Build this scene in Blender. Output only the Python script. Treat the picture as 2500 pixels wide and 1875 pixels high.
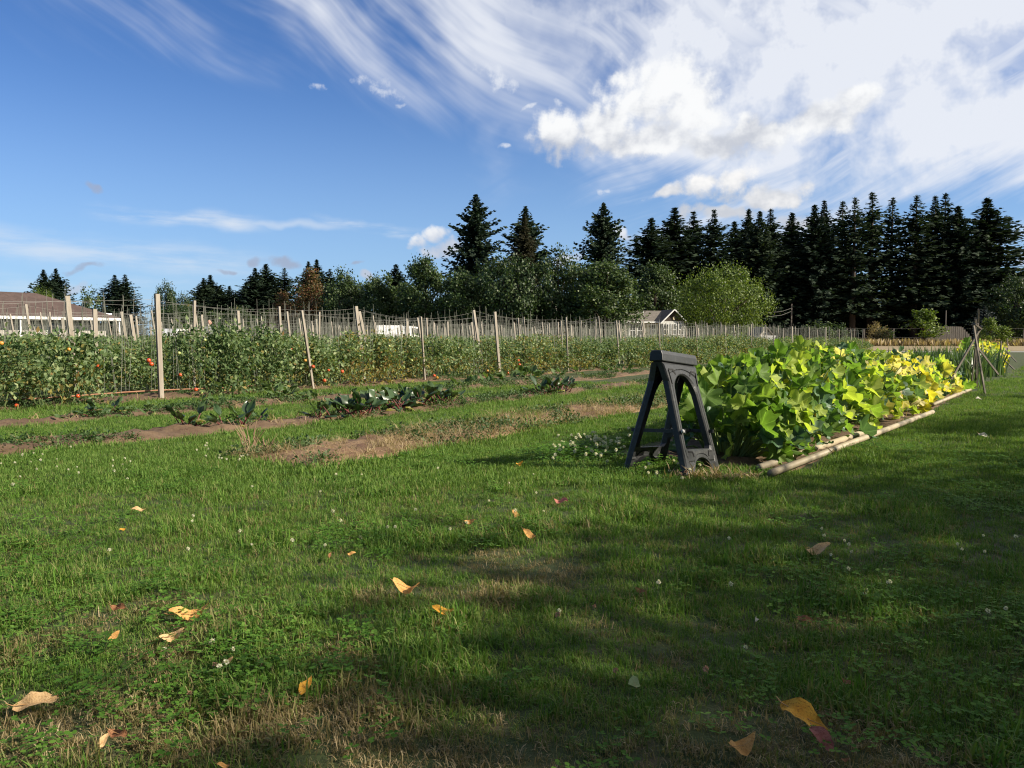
import bpy, math, random
import numpy as np
from mathutils import Vector, Matrix, Euler

for _o in list(bpy.data.objects):
    bpy.data.objects.remove(_o)
R = math.radians
random.seed(7)
RNG = np.random.default_rng(7)
scene = bpy.context.scene
COL = scene.collection

# ------------------------------------------------------------------ camera
CAM_H, FPX, PITCH = 0.93, 2020.0, math.atan(112.5 / 2020.0)
cam_data = bpy.data.cameras.new('camera')
cam_data.sensor_width = 36.0
cam_data.lens = FPX / 2500.0 * 36.0
cam_data.clip_start = 0.05
cam_data.clip_end = 6000.0
cam = bpy.data.objects.new('camera', cam_data)
cam.location = (0, 0, CAM_H)
cam.rotation_euler = (math.pi / 2 - PITCH, 0, 0)
COL.objects.link(cam)
scene.camera = cam

def ray(px, py):
    cx, cy = (px - 1250.0) / FPX, (937.5 - py) / FPX
    th = math.pi / 2 - PITCH
    return Vector((cx, cy * math.cos(th) + math.sin(th), cy * math.sin(th) - math.cos(th)))
def G(px, py, z=0.0):                       # place on the ground
    d = ray(px, py); k = (z - CAM_H) / d.z
    return Vector((d.x * k, d.y * k, z))
def A(px, py, Y):                           # place at depth Y
    d = ray(px, py); k = Y / d.y
    return Vector((d.x * k, Y, CAM_H + d.z * k))
AZ = math.atan(1400.0 / FPX)
U = np.array([math.sin(AZ), math.cos(AZ)])  # the direction the crop rows run
V = np.array([-U[1], U[0]])                 # across the rows, to the left
def ST(s, t, z=0.0):
    p = s * V + t * U
    return Vector((p[0], p[1], z))
def st_of(p):
    return p[0] * V[0] + p[1] * V[1], p[0] * U[0] + p[1] * U[1]

# ------------------------------------------------------------------ sun, exposure
SUN_AZ, SUN_EL = 105.0, 30.0
sd = bpy.data.lights.new('sun', 'SUN'); sd.energy = 5.0; sd.angle = R(0.53); sd.color = (1.0, 0.90, 0.74)
sun = bpy.data.objects.new('sun', sd)
to_sun = Vector((math.sin(R(SUN_AZ)) * math.cos(R(SUN_EL)), math.cos(R(SUN_AZ)) * math.cos(R(SUN_EL)), math.sin(R(SUN_EL))))
sun.rotation_euler = (-to_sun).to_track_quat('-Z', 'Y').to_euler()
sun.location = (30, -10, 40)
COL.objects.link(sun)
scene.render.engine = 'CYCLES'
scene.view_settings.view_transform = 'Standard'
scene.view_settings.look = 'None'
scene.view_settings.gamma = 1.0
scene.view_settings.use_curve_mapping = False
scene.view_settings.exposure = 1.05
scene.cycles.max_bounces = 8
scene.cycles.transparent_max_bounces = 8
scene.cycles.use_denoising = True
scene.cycles.filter_width = 1.15

# ------------------------------------------------------------------ node expressions
class E:
    def __init__(s, nt, sock): s.nt, s.k = nt, sock
    def _m(s, op, *o, clamp=False):
        n = s.nt.nodes.new('ShaderNodeMath'); n.operation = op; n.use_clamp = clamp
        s.nt.links.new(s.k, n.inputs[0])
        for i, x in enumerate(o):
            if isinstance(x, E): s.nt.links.new(x.k, n.inputs[i + 1])
            else: n.inputs[i + 1].default_value = x
        return E(s.nt, n.outputs[0])
    def __add__(s, o): return s._m('ADD', o)
    __radd__ = __add__
    def __sub__(s, o): return s._m('SUBTRACT', o)
    def __rsub__(s, o): return (s * -1.0) + o
    def __mul__(s, o): return s._m('MULTIPLY', o)
    __rmul__ = __mul__
    def __truediv__(s, o): return s._m('DIVIDE', o)
    def mx(s, o): return s._m('MAXIMUM', o)
    def mn(s, o): return s._m('MINIMUM', o)
    def smx(s, o, d): return s._m('SMOOTH_MAX', o, d)
    def pw(s, o): return s._m('POWER', o)
    def fn(s, op): return s._m(op)
    def ss(s, a, b, lo=0.0, hi=1.0):
        n = s.nt.nodes.new('ShaderNodeMapRange'); n.interpolation_type = 'SMOOTHSTEP'
        s.nt.links.new(s.k, n.inputs[0])
        for i, x in zip((1, 2, 3, 4), (a, b, lo, hi)):
            if isinstance(x, E): s.nt.links.new(x.k, n.inputs[i])
            else: n.inputs[i].default_value = x
        return E(s.nt, n.outputs[0])
def vec(nt, x, y, z=0.0):
    n = nt.nodes.new('ShaderNodeCombineXYZ')
    for i, a in enumerate((x, y, z)):
        if isinstance(a, E): nt.links.new(a.k, n.inputs[i])
        else: n.inputs[i].default_value = a
    return E(nt, n.outputs[0])
def nz(nt, v, scale, detail=4.0, rough=0.5, dist=0.0, dim='3D'):
    n = nt.nodes.new('ShaderNodeTexNoise')
    n.noise_dimensions = dim
    if v is not None: nt.links.new(v.k, n.inputs['Vector'])
    n.inputs['Scale'].default_value = scale; n.inputs['Detail'].default_value = detail
    n.inputs['Roughness'].default_value = rough; n.inputs['Distortion'].default_value = dist
    return E(nt, n.outputs['Fac'])
def mixc(nt, f, a, b):
    n = nt.nodes.new('ShaderNodeMix'); n.data_type = 'RGBA'
    for i, x in ((0, f), (6, a), (7, b)):
        if isinstance(x, E): nt.links.new(x.k, n.inputs[i])
        elif i == 0: n.inputs[i].default_value = x
        else: n.inputs[i].default_value = (*x, 1.0)
    return E(nt, n.outputs[2])

# ------------------------------------------------------------------ sky
world = bpy.data.worlds.new('World'); scene.world = world
world.use_nodes = True
def build_sky():
    nt = world.node_tree; nt.nodes.clear()
    out = nt.nodes.new('ShaderNodeOutputWorld')
    sky = nt.nodes.new('ShaderNodeTexSky'); sky.sky_type = 'NISHITA'; sky.sun_disc = False
    sky.sun_elevation = R(SUN_EL); sky.sun_rotation = R(SUN_AZ)
    sky.air_density = 1.0; sky.dust_density = 0.3; sky.ozone_density = 3.0; sky.altitude = 300
    tc = nt.nodes.new('ShaderNodeTexCoord'); sp = nt.nodes.new('ShaderNodeSeparateXYZ')
    nt.links.new(tc.outputs['Generated'], sp.inputs[0])
    x, y, z = (E(nt, sp.outputs[i]) for i in range(3))
    az = x._m('ARCTAN2', y) * 57.2958
    el = z.fn('ARCSINE') * 57.2958
    def n2(v, sc, det, ro=0.55): return nz(nt, v, sc, det, ro, dim='2D')
    def ae(px, py):
        d = ray(px, py).normalized()
        return math.degrees(math.atan2(d.x, d.y)), math.degrees(math.asin(d.z))
    p = vec(nt, az, el)
    w1 = n2(p, 0.22, 3); w2 = n2(vec(nt, az + 40.0, el + 13.0), 0.22, 3)
    wp = vec(nt, az + (w1 - 0.5) * 3.6, el + (w2 - 0.5) * 2.8)
    # cumulus: clusters of rounded heads, edges broken by noise
    def cluster(blobs):
        acc = None
        for px, py, rx, ry in blobs:
            a, e = ae(px, py); ia, ie = 1.0 / (rx * 0.0262), 1.0 / (ry * 0.0268)
            m = nt.nodes.new('ShaderNodeVectorMath'); m.operation = 'MULTIPLY_ADD'
            nt.links.new(wp.k, m.inputs[0]); m.inputs[1].default_value = (ia, ie, 0); m.inputs[2].default_value = (-a * ia, -e * ie, 0)
            d = nt.nodes.new('ShaderNodeVectorMath'); d.operation = 'DOT_PRODUCT'
            nt.links.new(m.outputs[0], d.inputs[0]); nt.links.new(m.outputs[0], d.inputs[1])
            b = E(nt, d.outputs['Value'])
            acc = b if acc is None else acc._m('SMOOTH_MIN', b, 0.25)
        return 1.0 - acc
    fine = n2(p, 0.75, 6, 0.62); puff = n2(p, 0.38, 4)
    main = cluster([(1375, 340, 95, 58), (1480, 305, 95, 62), (1590, 340, 130, 52), (1730, 352, 140, 38), (1860, 330, 130, 46), (1990, 300, 110, 55), (2080, 250, 60, 45), (1600, 215, 150, 80), (1690, 275, 90, 55)])
    low = cluster([(1625, 470, 55, 20), (1700, 460, 60, 32), (1790, 450, 75, 36), (1880, 475, 90, 30), (1760, 512, 130, 22), (1960, 540, 70, 22)])
    small = cluster([(1035, 575, 32, 26), (1070, 560, 34, 26), (1075, 600, 40, 28), (1535, 557, 32, 22), (1375, 620, 45, 26), (880, 690, 30, 18), (190, 705, 40, 16), (2490, 640, 26, 16)])
    wisp = cluster([(905, 190, 34, 22), (940, 218, 42, 18), (968, 240, 26, 12), (1205, 190, 52, 26), (770, 215, 26, 13), (1278, 265, 18, 8), (1240, 345, 14, 10), (1490, 468, 16, 7), (1345, 270, 14, 14)])
    grey = cluster([(208, 651, 62, 11), (690, 642, 44, 18), (640, 640, 24, 14), (545, 668, 34, 10), (245, 458, 30, 10), (870, 650, 30, 9)])
    main_a = (main + (fine - 0.5) * 1.7 + (puff - 0.5) * 1.6).ss(-0.3, 0.8)
    low_a = (low + (fine - 0.5) * 2.0 + (puff - 0.5) * 1.0).ss(-0.1, 0.95)
    small_a = (small + (fine - 0.5) * 2.2).ss(0.0, 1.1)
    wisp_a = (wisp + (fine - 0.5) * 4.5 - 0.1).ss(0.05, 1.9) * 0.85
    grey_a = (grey + (fine - 0.5) * 1.8).ss(0.0, 1.2) * 0.75
    # cirrus: combed streaks, a thick veil to the right and overhead
    sw = (n2(p, 0.06, 1) - 0.5) * 5.0
    ca = az + sw; ce = el + (n2(vec(nt, az + 91.0, el), 0.06, 1) - 0.5) * 3.5
    def streak(ang, along, across, sc, det=5):
        c, s_ = math.cos(R(ang)), math.sin(R(ang))
        return n2(vec(nt, (ca * c + ce * s_) * along, (ce * c - ca * s_) * across), sc, det, 0.58)
    s1 = streak(-31, 0.085, 0.62, 0.55, 4); s2 = streak(24, 0.10, 0.8, 0.6); broad = n2(p, 0.11, 4)
    a0, e0 = ae(300, 110); a1, e1 = ae(1300, 330)
    slope = (e1 - e0) / (a1 - a0)
    az_c = az.mx(-28.0).mn(3.0)
    f = el - (az_c * slope + (e0 - a0 * slope))                   # height above the veil's lower left edge
    veil_l = (f + (s1 - 0.5) * 7.0).ss(-1.0, 7.0) * az.ss(-33.0, -22.0)
    cir_l = (s1 + (broad - 0.5) * 0.5 + az * 0.007).ss(0.20, 0.74) * veil_l
    dense = (az + (el - 15.0) * 0.6 + (broad - 0.5) * 18.0 + (s1 - 0.5) * 10.0).ss(-5.0, 11.0)
    floor_r = (el + (s2 - 0.5) * 9.0 + (broad - 0.5) * 4.0 + az * 0.05).ss(7.6, 12.4)
    hole = n2(vec(nt, az + 7.0, el + 3.0), 0.17, 5, 0.6)
    thin_r = (s2 + (broad - 0.5) * 0.3).ss(0.36, 0.74) * az.ss(4.0, 14.0) * el.ss(4.0, 8.0) * 0.8
    cir = (cir_l * 0.9).mx(dense * floor_r * (0.98 - (hole - 0.44) * 2.8).mx(0.22).mn(0.94)).mx(thin_r)
    # low bands above the left horizon
    hs = n2(vec(nt, az * 0.16, el * 1.2), 0.9, 5, 0.6)
    def band(px0, py0, px1, py1, th, soft):
        a_0, e_0 = ae(px0, py0); a_1, e_1 = ae(px1, py1)
        k = (e_1 - e_0) / (a_1 - a_0)
        line = el + (w2 - 0.5) * 1.4 - ((az - a_0) * k + e_0)
        g = 1.0 - (line * (1.0 / th)).fn('ABSOLUTE')
        return g.ss(0.0, 1.0) * az.ss(a_0 - soft, a_0 + soft) * az.ss(a_1 + soft, a_1 - soft)
    bands = (band(250, 512, 620, 548, 0.75, 1.6) * hs.ss(0.25, 0.7) * 0.8).mx(band(800, 540, 1010, 560, 0.5, 1.6) * hs.ss(0.3, 0.7) * 0.8)
    bands = bands.mx(band(560, 545, 830, 550, 0.35, 2.0) * 0.45)
    bands = bands.mx(band(-400, 545, 620, 650, 1.45, 4.0) * hs.ss(0.2, 0.75) * 0.62).mx(band(-500, 690, 560, 700, 0.9, 4.0) * hs.ss(0.3, 0.8) * 0.35)
    # colours
    mm = nt.nodes.new('ShaderNodeVectorMath'); mm.operation = 'MULTIPLY'
    nt.links.new(sky.outputs[0], mm.inputs[0]); mm.inputs[1].default_value = (SKY_TINT)
    skyc = E(nt, mm.outputs[0])
    c0 = mixc(nt, el.ss(19.0, -2.0) * 0.62, skyc, (4.3, 6.3, 8.7))
    c0 = mixc(nt, cir, c0, (8.15, 8.45, 9.1))
    c = mixc(nt, bands, c0, (7.2, 7.8, 8.6))
    c = mixc(nt, grey_a, c, (3.6, 4.0, 5.2))
    c = mixc(nt, wisp_a, c, (7.6, 8.0, 8.8))
    lowe = n2(vec(nt, az + 3.0, el * 1.6 + 2.0), 0.3, 4)
    shade = ((puff - 0.5) * 1.8 + (lowe - 0.5) * 2.4 + (fine - 0.5) * 0.9 + (el - 12.4) * 0.2).ss(-0.55, 0.85)
    c = mixc(nt, main_a, c, mixc(nt, shade, (5.6, 5.9, 6.6), (9.3, 9.4, 9.5)))
    sh2 = ((puff - 0.5) * 1.5 + (el - 10.2) * 0.25 + (lowe - 0.5) * 1.6).ss(-0.6, 0.3)
    c = mixc(nt, low_a, c, mixc(nt, sh2, (5.8, 6.1, 6.7), (9.5, 9.4, 9.3)))
    sh3 = ((puff - 0.5) * 1.5 + (el - 7.0) * 0.35).ss(-0.6, 0.3)
    c = mixc(nt, small_a * 0.9, c, mixc(nt, sh3, (5.2, 5.7, 6.8), (9.2, 9.2, 9.2)))
    bgs = []
    for col in (c0, c):
        b = nt.nodes.new('ShaderNodeBackground'); nt.links.new(col.k, b.inputs['Color']); b.inputs['Strength'].default_value = 0.05
        bgs.append(b)
    # the heaped clouds stand only in this part of the sky: everywhere else the plain sky is enough
    gate = az._m('COMPARE', 0.0, 40.0) * el._m('COMPARE', 12.0, 16.0)
    ms = nt.nodes.new('ShaderNodeMixShader')
    nt.links.new(gate.k, ms.inputs[0]); nt.links.new(bgs[0].outputs[0], ms.inputs[1]); nt.links.new(bgs[1].outputs[0], ms.inputs[2])
    nt.links.new(ms.outputs[0], out.inputs['Surface'])
SKY_TINT = (0.62, 0.88, 1.27)
build_sky()
world.cycles.sampling_method = 'MANUAL'
world.cycles.sample_map_resolution = 256

# ------------------------------------------------------------------ helpers: noise, meshes, tags
_tab = np.random.default_rng(3).random((256, 256))
def vnoise(x, y):
    x = np.asarray(x, float); y = np.asarray(y, float)
    xi = np.floor(x).astype(int); yi = np.floor(y).astype(int)
    fx = x - xi; fy = y - yi
    fx = fx * fx * (3 - 2 * fx); fy = fy * fy * (3 - 2 * fy)
    a = _tab[xi & 255, yi & 255]; b = _tab[(xi + 1) & 255, yi & 255]
    c = _tab[xi & 255, (yi + 1) & 255]; d = _tab[(xi + 1) & 255, (yi + 1) & 255]
    return (a * (1 - fx) + b * fx) * (1 - fy) + (c * (1 - fx) + d * fx) * fy
def fbm(x, y, o=4):
    r = 0.0; a = 0.5; n = 0.0
    for i in range(o):
        r = r + a * vnoise(np.asarray(x) * 2 ** i + 17.3 * i, np.asarray(y) * 2 ** i + 5.1 * i); n += a; a *= 0.5
    return r / n
def sst(x, a, b):
    t = np.clip((np.asarray(x, float) - a) / (b - a), 0, 1)
    return t * t * (3 - 2 * t)

class MB:
    def __init__(s): s.v, s.f, s.m = [], [], []
    def add(s, vs, fs, mi=0):
        o = len(s.v); s.v.extend([tuple(p) for p in vs])
        for f in fs: s.f.append(tuple(i + o for i in f)); s.m.append(mi)
        return s
    def box(s, c, size, M=None, mi=0):
        x, y, z = (q / 2 for q in size); c = Vector(c)
        vs = [Vector((i * x, j * y, k * z)) for i in (-1, 1) for j in (-1, 1) for k in (-1, 1)]
        if M is not None: vs = [M @ p for p in vs]
        return s.add([c + p for p in vs], [(0, 1, 3, 2), (4, 6, 7, 5), (0, 4, 5, 1), (2, 3, 7, 6), (0, 2, 6, 4), (1, 5, 7, 3)], mi)
    def beam(s, p, q, w, h, side=None, mi=0):           # rectangular bar from p to q
        p, q = Vector(p), Vector(q); d = (q - p).normalized()
        a = Vector(side) if side is not None else Vector((0, 0, 1))
        a = (a - d * a.dot(d))
        if a.length < 1e-4: a = d.orthogonal()
        a.normalize(); b = d.cross(a)
        vs = [e + a * (i * w / 2) + b * (j * h / 2) for e in (p, q) for i, j in ((-1, -1), (1, -1), (1, 1), (-1, 1))]
        return s.add(vs, [(0, 3, 2, 1), (4, 5, 6, 7), (0, 1, 5, 4), (1, 2, 6, 5), (2, 3, 7, 6), (3, 0, 4, 7)], mi)
    def tube(s, pts, rad, n=6, mi=0):
        pts = [Vector(p) for p in pts]
        if not hasattr(rad, '__len__'): rad = [rad] * len(pts)
        rings = []
        for i, p in enumerate(pts):
            d = (pts[min(i + 1, len(pts) - 1)] - pts[max(i - 1, 0)]).normalized()
            a = d.cross(Vector((0.13, 0.9, 0.31))).normalized(); b = d.cross(a)
            rings.append([p + (a * math.cos(2 * math.pi * k / n) + b * math.sin(2 * math.pi * k / n)) * rad[i] for k in range(n)])
        fs = [(i * n + k, i * n + (k + 1) % n, (i + 1) * n + (k + 1) % n, (i + 1) * n + k) for i in range(len(pts) - 1) for k in range(n)]
        fs += [tuple(range(n - 1, -1, -1)), tuple(range((len(pts) - 1) * n, len(pts) * n))]
        return s.add([p for r in rings for p in r], fs, mi)
    def ball(s, c, r, nu=8, nv=6, mi=0, sq=(1, 1, 1)):
        c = Vector(c); vs = [c + Vector((0, 0, r * sq[2]))]
        for j in range(1, nv):
            for i in range(nu):
                a, b = 2 * math.pi * i / nu, math.pi * j / nv
                vs.append(c + Vector((r * sq[0] * math.cos(a) * math.sin(b), r * sq[1] * math.sin(a) * math.sin(b), r * sq[2] * math.cos(b))))
        vs.append(c - Vector((0, 0, r * sq[2])))
        fs = [(0, 1 + i, 1 + (i + 1) % nu) for i in range(nu)]
        for j in range(nv - 2):
            for i in range(nu):
                fs.append((1 + j * nu + i, 1 + (j + 1) * nu + i, 1 + (j + 1) * nu + (i + 1) % nu, 1 + j * nu + (i + 1) % nu))
        L = len(vs) - 1; o = 1 + (nv - 2) * nu
        fs += [(L, o + (i + 1) % nu, o + i) for i in range(nu)]
        return s.add(vs, fs, mi)
    def mesh(s, name, mats, smooth=False):
        me = bpy.data.meshes.new(name); me.from_pydata(s.v, [], s.f)
        for m in (mats if isinstance(mats, (list, tuple)) else [mats]): me.materials.append(m)
        me.polygons.foreach_set('material_index', s.m)
        if smooth: me.polygons.foreach_set('use_smooth', [True] * len(s.f))
        me.update(); return me
    def build(s, name, mats, parent=None, smooth=False):
        return link(name, s.mesh(name, mats, smooth), parent)
def link(name, me, parent=None):
    o = bpy.data.objects.new(name, me); COL.objects.link(o)
    if parent is not None: o.parent = parent
    return o
def empty(name, loc=(0, 0, 0), rz=0.0):
    o = bpy.data.objects.new(name, None); o.empty_display_size = 0.2
    o.location = loc; o.rotation_euler = (0, 0, rz); COL.objects.link(o); return o
def tag(o, label=None, cat=None, group=None, kind=None):
    if label: o['label'] = label
    if cat: o['category'] = cat
    if group: o['group'] = group
    if kind: o['kind'] = kind
    return o
def quads(name, Vt, mats, mi=None, smooth=False, n=4):
    Vt = np.asarray(Vt, dtype=np.float32).reshape(-1, 3); nf = len(Vt) // n
    me = bpy.data.meshes.new(name)
    me.vertices.add(len(Vt)); me.vertices.foreach_set('co', Vt.ravel())
    me.loops.add(len(Vt)); me.loops.foreach_set('vertex_index', np.arange(len(Vt), dtype=np.int32))
    me.polygons.add(nf); me.polygons.foreach_set('loop_start', np.arange(0, len(Vt), n, dtype=np.int32))
    me.polygons.foreach_set('loop_total', np.full(nf, n, dtype=np.int32))
    for m in (mats if isinstance(mats, (list, tuple)) else [mats]): me.materials.append(m)
    if mi is not None: me.polygons.foreach_set('material_index', np.asarray(mi, dtype=np.int32))
    me.update(calc_edges=True); return me
def unit(a): return a / np.maximum(np.linalg.norm(a, axis=-1, keepdims=True), 1e-9)
def leaf_quads(P, D, L, W, rng, fold=0.25, nb=None):
    """diamond leaves: base P, direction D, length L, half width W"""
    D = unit(D); up = unit(rng.normal(size=P.shape) + np.array([0, 0, 0.8])) if nb is None else unit(nb)
    S = unit(np.cross(D, up)); Nn = np.cross(S, D)
    L = np.asarray(L)[:, None]; W = np.asarray(W)[:, None]
    a = P; c = P + D * L; m = P + D * L * 0.45 + Nn * W * fold
    return np.stack([a, m + S * W, c, m - S * W], 1)

# ------------------------------------------------------------------ materials
def mat(name, col, col2=None, rough=0.8, scale=8.0, bump=0.0, bscale=40.0, detail=5.0, spec=0.3, metal=0.0, col3=None, coords='Object', stretch=None, lo=0.35, hi=0.65):
    m = bpy.data.materials.new(name); m.use_nodes = True; nt = m.node_tree
    b = nt.nodes['Principled BSDF']; b.inputs['Roughness'].default_value = rough
    b.inputs['Specular IOR Level'].default_value = spec; b.inputs['Metallic'].default_value = metal
    tc = nt.nodes.new('ShaderNodeTexCoord'); v = E(nt, tc.outputs[coords])
    if stretch:
        mp = nt.nodes.new('ShaderNodeMapping'); mp.inputs['Scale'].default_value = stretch
        nt.links.new(v.k, mp.inputs['Vector']); v = E(nt, mp.outputs[0])
    if col2 is None: b.inputs['Base Color'].default_value = (*col, 1)
    else:
        c = mixc(nt, nz(nt, v, scale, detail, 0.6).ss(lo, hi), col, col2)
        if col3 is not None: c = mixc(nt, nz(nt, v, scale * 3.7, detail, 0.65).ss(0.5, 0.72), c, col3)
        nt.links.new(c.k, b.inputs['Base Color'])
    if bump:
        bp = nt.nodes.new('ShaderNodeBump'); bp.inputs['Strength'].default_value = bump; bp.inputs['Distance'].default_value = 0.01
        nt.links.new(nz(nt, v, bscale, 6, 0.6).k, bp.inputs['Height']); nt.links.new(bp.outputs[0], b.inputs['Normal'])
    return m
def leafmat(name, cols, trans=0.35, rough=0.55, objvar=0.25, spec=0.3, tcol=1.6, veins=False, instancer=None):
    """leaves: colour picked per leaf from a ramp, light shining through"""
    m = bpy.data.materials.new(name); m.use_nodes = True; nt = m.node_tree; nt.nodes.clear()
    out = nt.nodes.new('ShaderNodeOutputMaterial')
    g = nt.nodes.new('ShaderNodeNewGeometry'); oi = nt.nodes.new('ShaderNodeObjectInfo')
    r = E(nt, g.outputs['Random Per Island']) * (1 - objvar) + E(nt, oi.outputs['Random']) * objvar
    ra = nt.nodes.new('ShaderNodeValToRGB'); nt.links.new(r.k, ra.inputs[0]); cr = ra.color_ramp
    while len(cr.elements) < len(cols): cr.elements.new(0.5)
    for i, (pos, c) in enumerate(cols):
        cr.elements[i].position = pos; cr.elements[i].color = (*c, 1)
    c = E(nt, ra.outputs[0])
    if veins:
        tc = nt.nodes.new('ShaderNodeTexCoord'); sp = nt.nodes.new('ShaderNodeSeparateXYZ'); nt.links.new(tc.outputs['Object'], sp.inputs[0])
        th = E(nt, sp.outputs[1])._m('ARCTAN2', E(nt, sp.outputs[0]))
        v = (th * 3.5).fn('SINE').fn('ABSOLUTE').ss(0.18, 0.0) * 0.6
        blot = nz(nt, E(nt, tc.outputs['Object']), 9.0, 4, 0.6)
        c = mixc(nt, v, c, tuple(min(1, q * 2.2 + 0.03) for q in cols[len(cols) // 2][1]))
        c = mixc(nt, blot.ss(0.5, 0.75) * 0.45, c, tuple(q * 0.55 for q in cols[0][1]))
        c = mixc(nt, nz(nt, E(nt, tc.outputs['Object']), 3.0, 6, 0.7).ss(0.58, 0.8) * 0.3, c, (0.30, 0.33, 0.22))
    if instancer:
        at = nt.nodes.new('ShaderNodeAttribute'); at.attribute_type = 'INSTANCER'; at.attribute_name = instancer[0]
        c = mixc(nt, (E(nt, at.outputs['Fac']) + (E(nt, g.outputs['Random Per Island']) - 0.5) * 0.7).ss(0.2, 0.8), c, instancer[1])
    b = nt.nodes.new('ShaderNodeBsdfPrincipled'); b.inputs['Roughness'].default_value = rough
    b.inputs['Specular IOR Level'].default_value = spec
    nt.links.new(c.k, b.inputs['Base Color'])
    t = nt.nodes.new('ShaderNodeBsdfTranslucent')
    tm = nt.nodes.new('ShaderNodeVectorMath'); tm.operation = 'MULTIPLY'
    nt.links.new(c.k, tm.inputs[0]); tm.inputs[1].default_value = (tcol, tcol * 1.05, tcol * 0.5)
    nt.links.new(tm.outputs[0], t.inputs[0])
    ms = nt.nodes.new('ShaderNodeMixShader'); ms.inputs[0].default_value = trans
    nt.links.new(b.outputs[0], ms.inputs[1]); nt.links.new(t.outputs[0], ms.inputs[2])
    nt.links.new(ms.outputs[0], out.inputs['Surface'])
    return m

M = {}
M['bark'] = mat('bark', (0.07, 0.05, 0.035), (0.035, 0.026, 0.02), 0.9, 3, 0.6, 12, stretch=(1, 1, 0.2))
M['soil'] = mat('soil', (0.085, 0.054, 0.032), (0.135, 0.09, 0.054), 0.95, 3.0, 0.9, 30, col3=(0.065, 0.036, 0.022), detail=8)
M['straw_soil'] = mat('straw_soil', (0.12, 0.068, 0.04), (0.22, 0.145, 0.08), 0.95, 1.6, 0.9, 60, col3=(0.09, 0.05, 0.03), detail=9)
M['wood'] = mat('weathered_wood', (0.20, 0.174, 0.142), (0.28, 0.252, 0.212), 0.85, 6, 0.4, 60, stretch=(3, 3, 0.25), col3=(0.22, 0.17, 0.12))
M['wood_grey'] = mat('grey_wood', (0.11, 0.095, 0.078), (0.17, 0.15, 0.125), 0.9, 5, 0.5, 60, stretch=(3, 3, 0.3), col3=(0.09, 0.075, 0.06))
M['twine'] = mat('twine', (0.19, 0.19, 0.165), (0.14, 0.15, 0.12), 0.8, 2)
M['wire'] = mat('wire', (0.12, 0.125, 0.12), (0.18, 0.17, 0.15), 0.5, 2)
M['tomato_leaf'] = leafmat('tomato_leaf', [(0.0, (0.030, 0.064, 0.022)), (0.35, (0.072, 0.122, 0.042)), (0.7, (0.145, 0.198, 0.080)), (1.0, (0.28, 0.31, 0.15))], 0.3, 0.6, 0.2)
M['tomato_yellow'] = leafmat('tomato_leaf_withered', [(0.0, (0.14, 0.11, 0.03)), (0.5, (0.24, 0.21, 0.06)), (1.0, (0.16, 0.09, 0.03))], 0.35, 0.7, 0.2)
M['stem'] = mat('stem', (0.12, 0.17, 0.06), (0.09, 0.12, 0.045), 0.7, 5)
M['stem_pale'] = mat('stem_pale', (0.20, 0.27, 0.09), (0.15, 0.2, 0.07), 0.6, 5)
M['red_fruit'] = mat('ripe_tomato', (0.42, 0.035, 0.012), (0.48, 0.08, 0.02), 0.25, 6, spec=0.5)
M['orange_fruit'] = mat('orange_tomato', (0.42, 0.16, 0.025), (0.46, 0.24, 0.04), 0.25, 6, spec=0.5)
M['green_fruit'] = mat('green_tomato', (0.26, 0.32, 0.09), (0.34, 0.38, 0.13), 0.3, 6, spec=0.5)
M['pumpkin_green'] = leafmat('squash_leaf_green', [(0, (0.055, 0.115, 0.020)), (0.5, (0.10, 0.18, 0.030)), (1, (0.165, 0.25, 0.045))], 0.5, 0.62, 1.0, veins=True)
M['pumpkin_lime'] = leafmat('squash_leaf_lime', [(0, (0.20, 0.28, 0.04)), (0.5, (0.27, 0.34, 0.05)), (1, (0.33, 0.38, 0.07))], 0.48, 0.62, 1.0, veins=True)
M['pumpkin_blue'] = leafmat('squash_leaf_blue_green', [(0, (0.045, 0.10, 0.045)), (0.5, (0.075, 0.14, 0.07)), (1, (0.12, 0.18, 0.10))], 0.3, 0.45, 1.0, veins=True)
M['pumpkin_yellow'] = leafmat('squash_leaf_yellow', [(0, (0.36, 0.32, 0.03)), (0.5, (0.46, 0.40, 0.045)), (1, (0.42, 0.40, 0.08))], 0.45, 0.55, 1.0, veins=True)
M['pumpkin_pale'] = leafmat('squash_leaf_pale', [(0, (0.48, 0.42, 0.20)), (0.5, (0.55, 0.48, 0.22)), (1, (0.50, 0.46, 0.20))], 0.4, 0.6, 1.0, veins=True)
M['blossom'] = leafmat('squash_blossom', [(0, (0.60, 0.24, 0.02)), (1, (0.62, 0.34, 0.03))], 0.4, 0.5, 0.3)
M['chard'] = leafmat('beet_leaf', [(0, (0.018, 0.038, 0.016)), (0.5, (0.032, 0.065, 0.022)), (1, (0.06, 0.10, 0.035))], 0.22, 0.35, 0.8, spec=0.5)
M['chard_old'] = leafmat('beet_leaf_withered', [(0, (0.26, 0.25, 0.09)), (0.5, (0.32, 0.26, 0.13)), (1, (0.24, 0.28, 0.07))], 0.35, 0.6, 0.8)
M['chard_stem'] = mat('beet_stem', (0.13, 0.028, 0.03), (0.09, 0.035, 0.03), 0.5, 8)
M['weed'] = leafmat('weed_leaf', [(0, (0.028, 0.06, 0.018)), (0.6, (0.055, 0.10, 0.03)), (1, (0.10, 0.14, 0.05))], 0.3, 0.6, 0.4)
M['grass'] = leafmat('grass_blade', [(0, (0.025, 0.067, 0.009)), (0.4, (0.060, 0.142, 0.018)), (0.75, (0.112, 0.208, 0.031)), (1, (0.22, 0.26, 0.085))], 0.30, 0.6, 0.55, spec=0.15, instancer=('dry', (0.215, 0.165, 0.085)))
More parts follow.
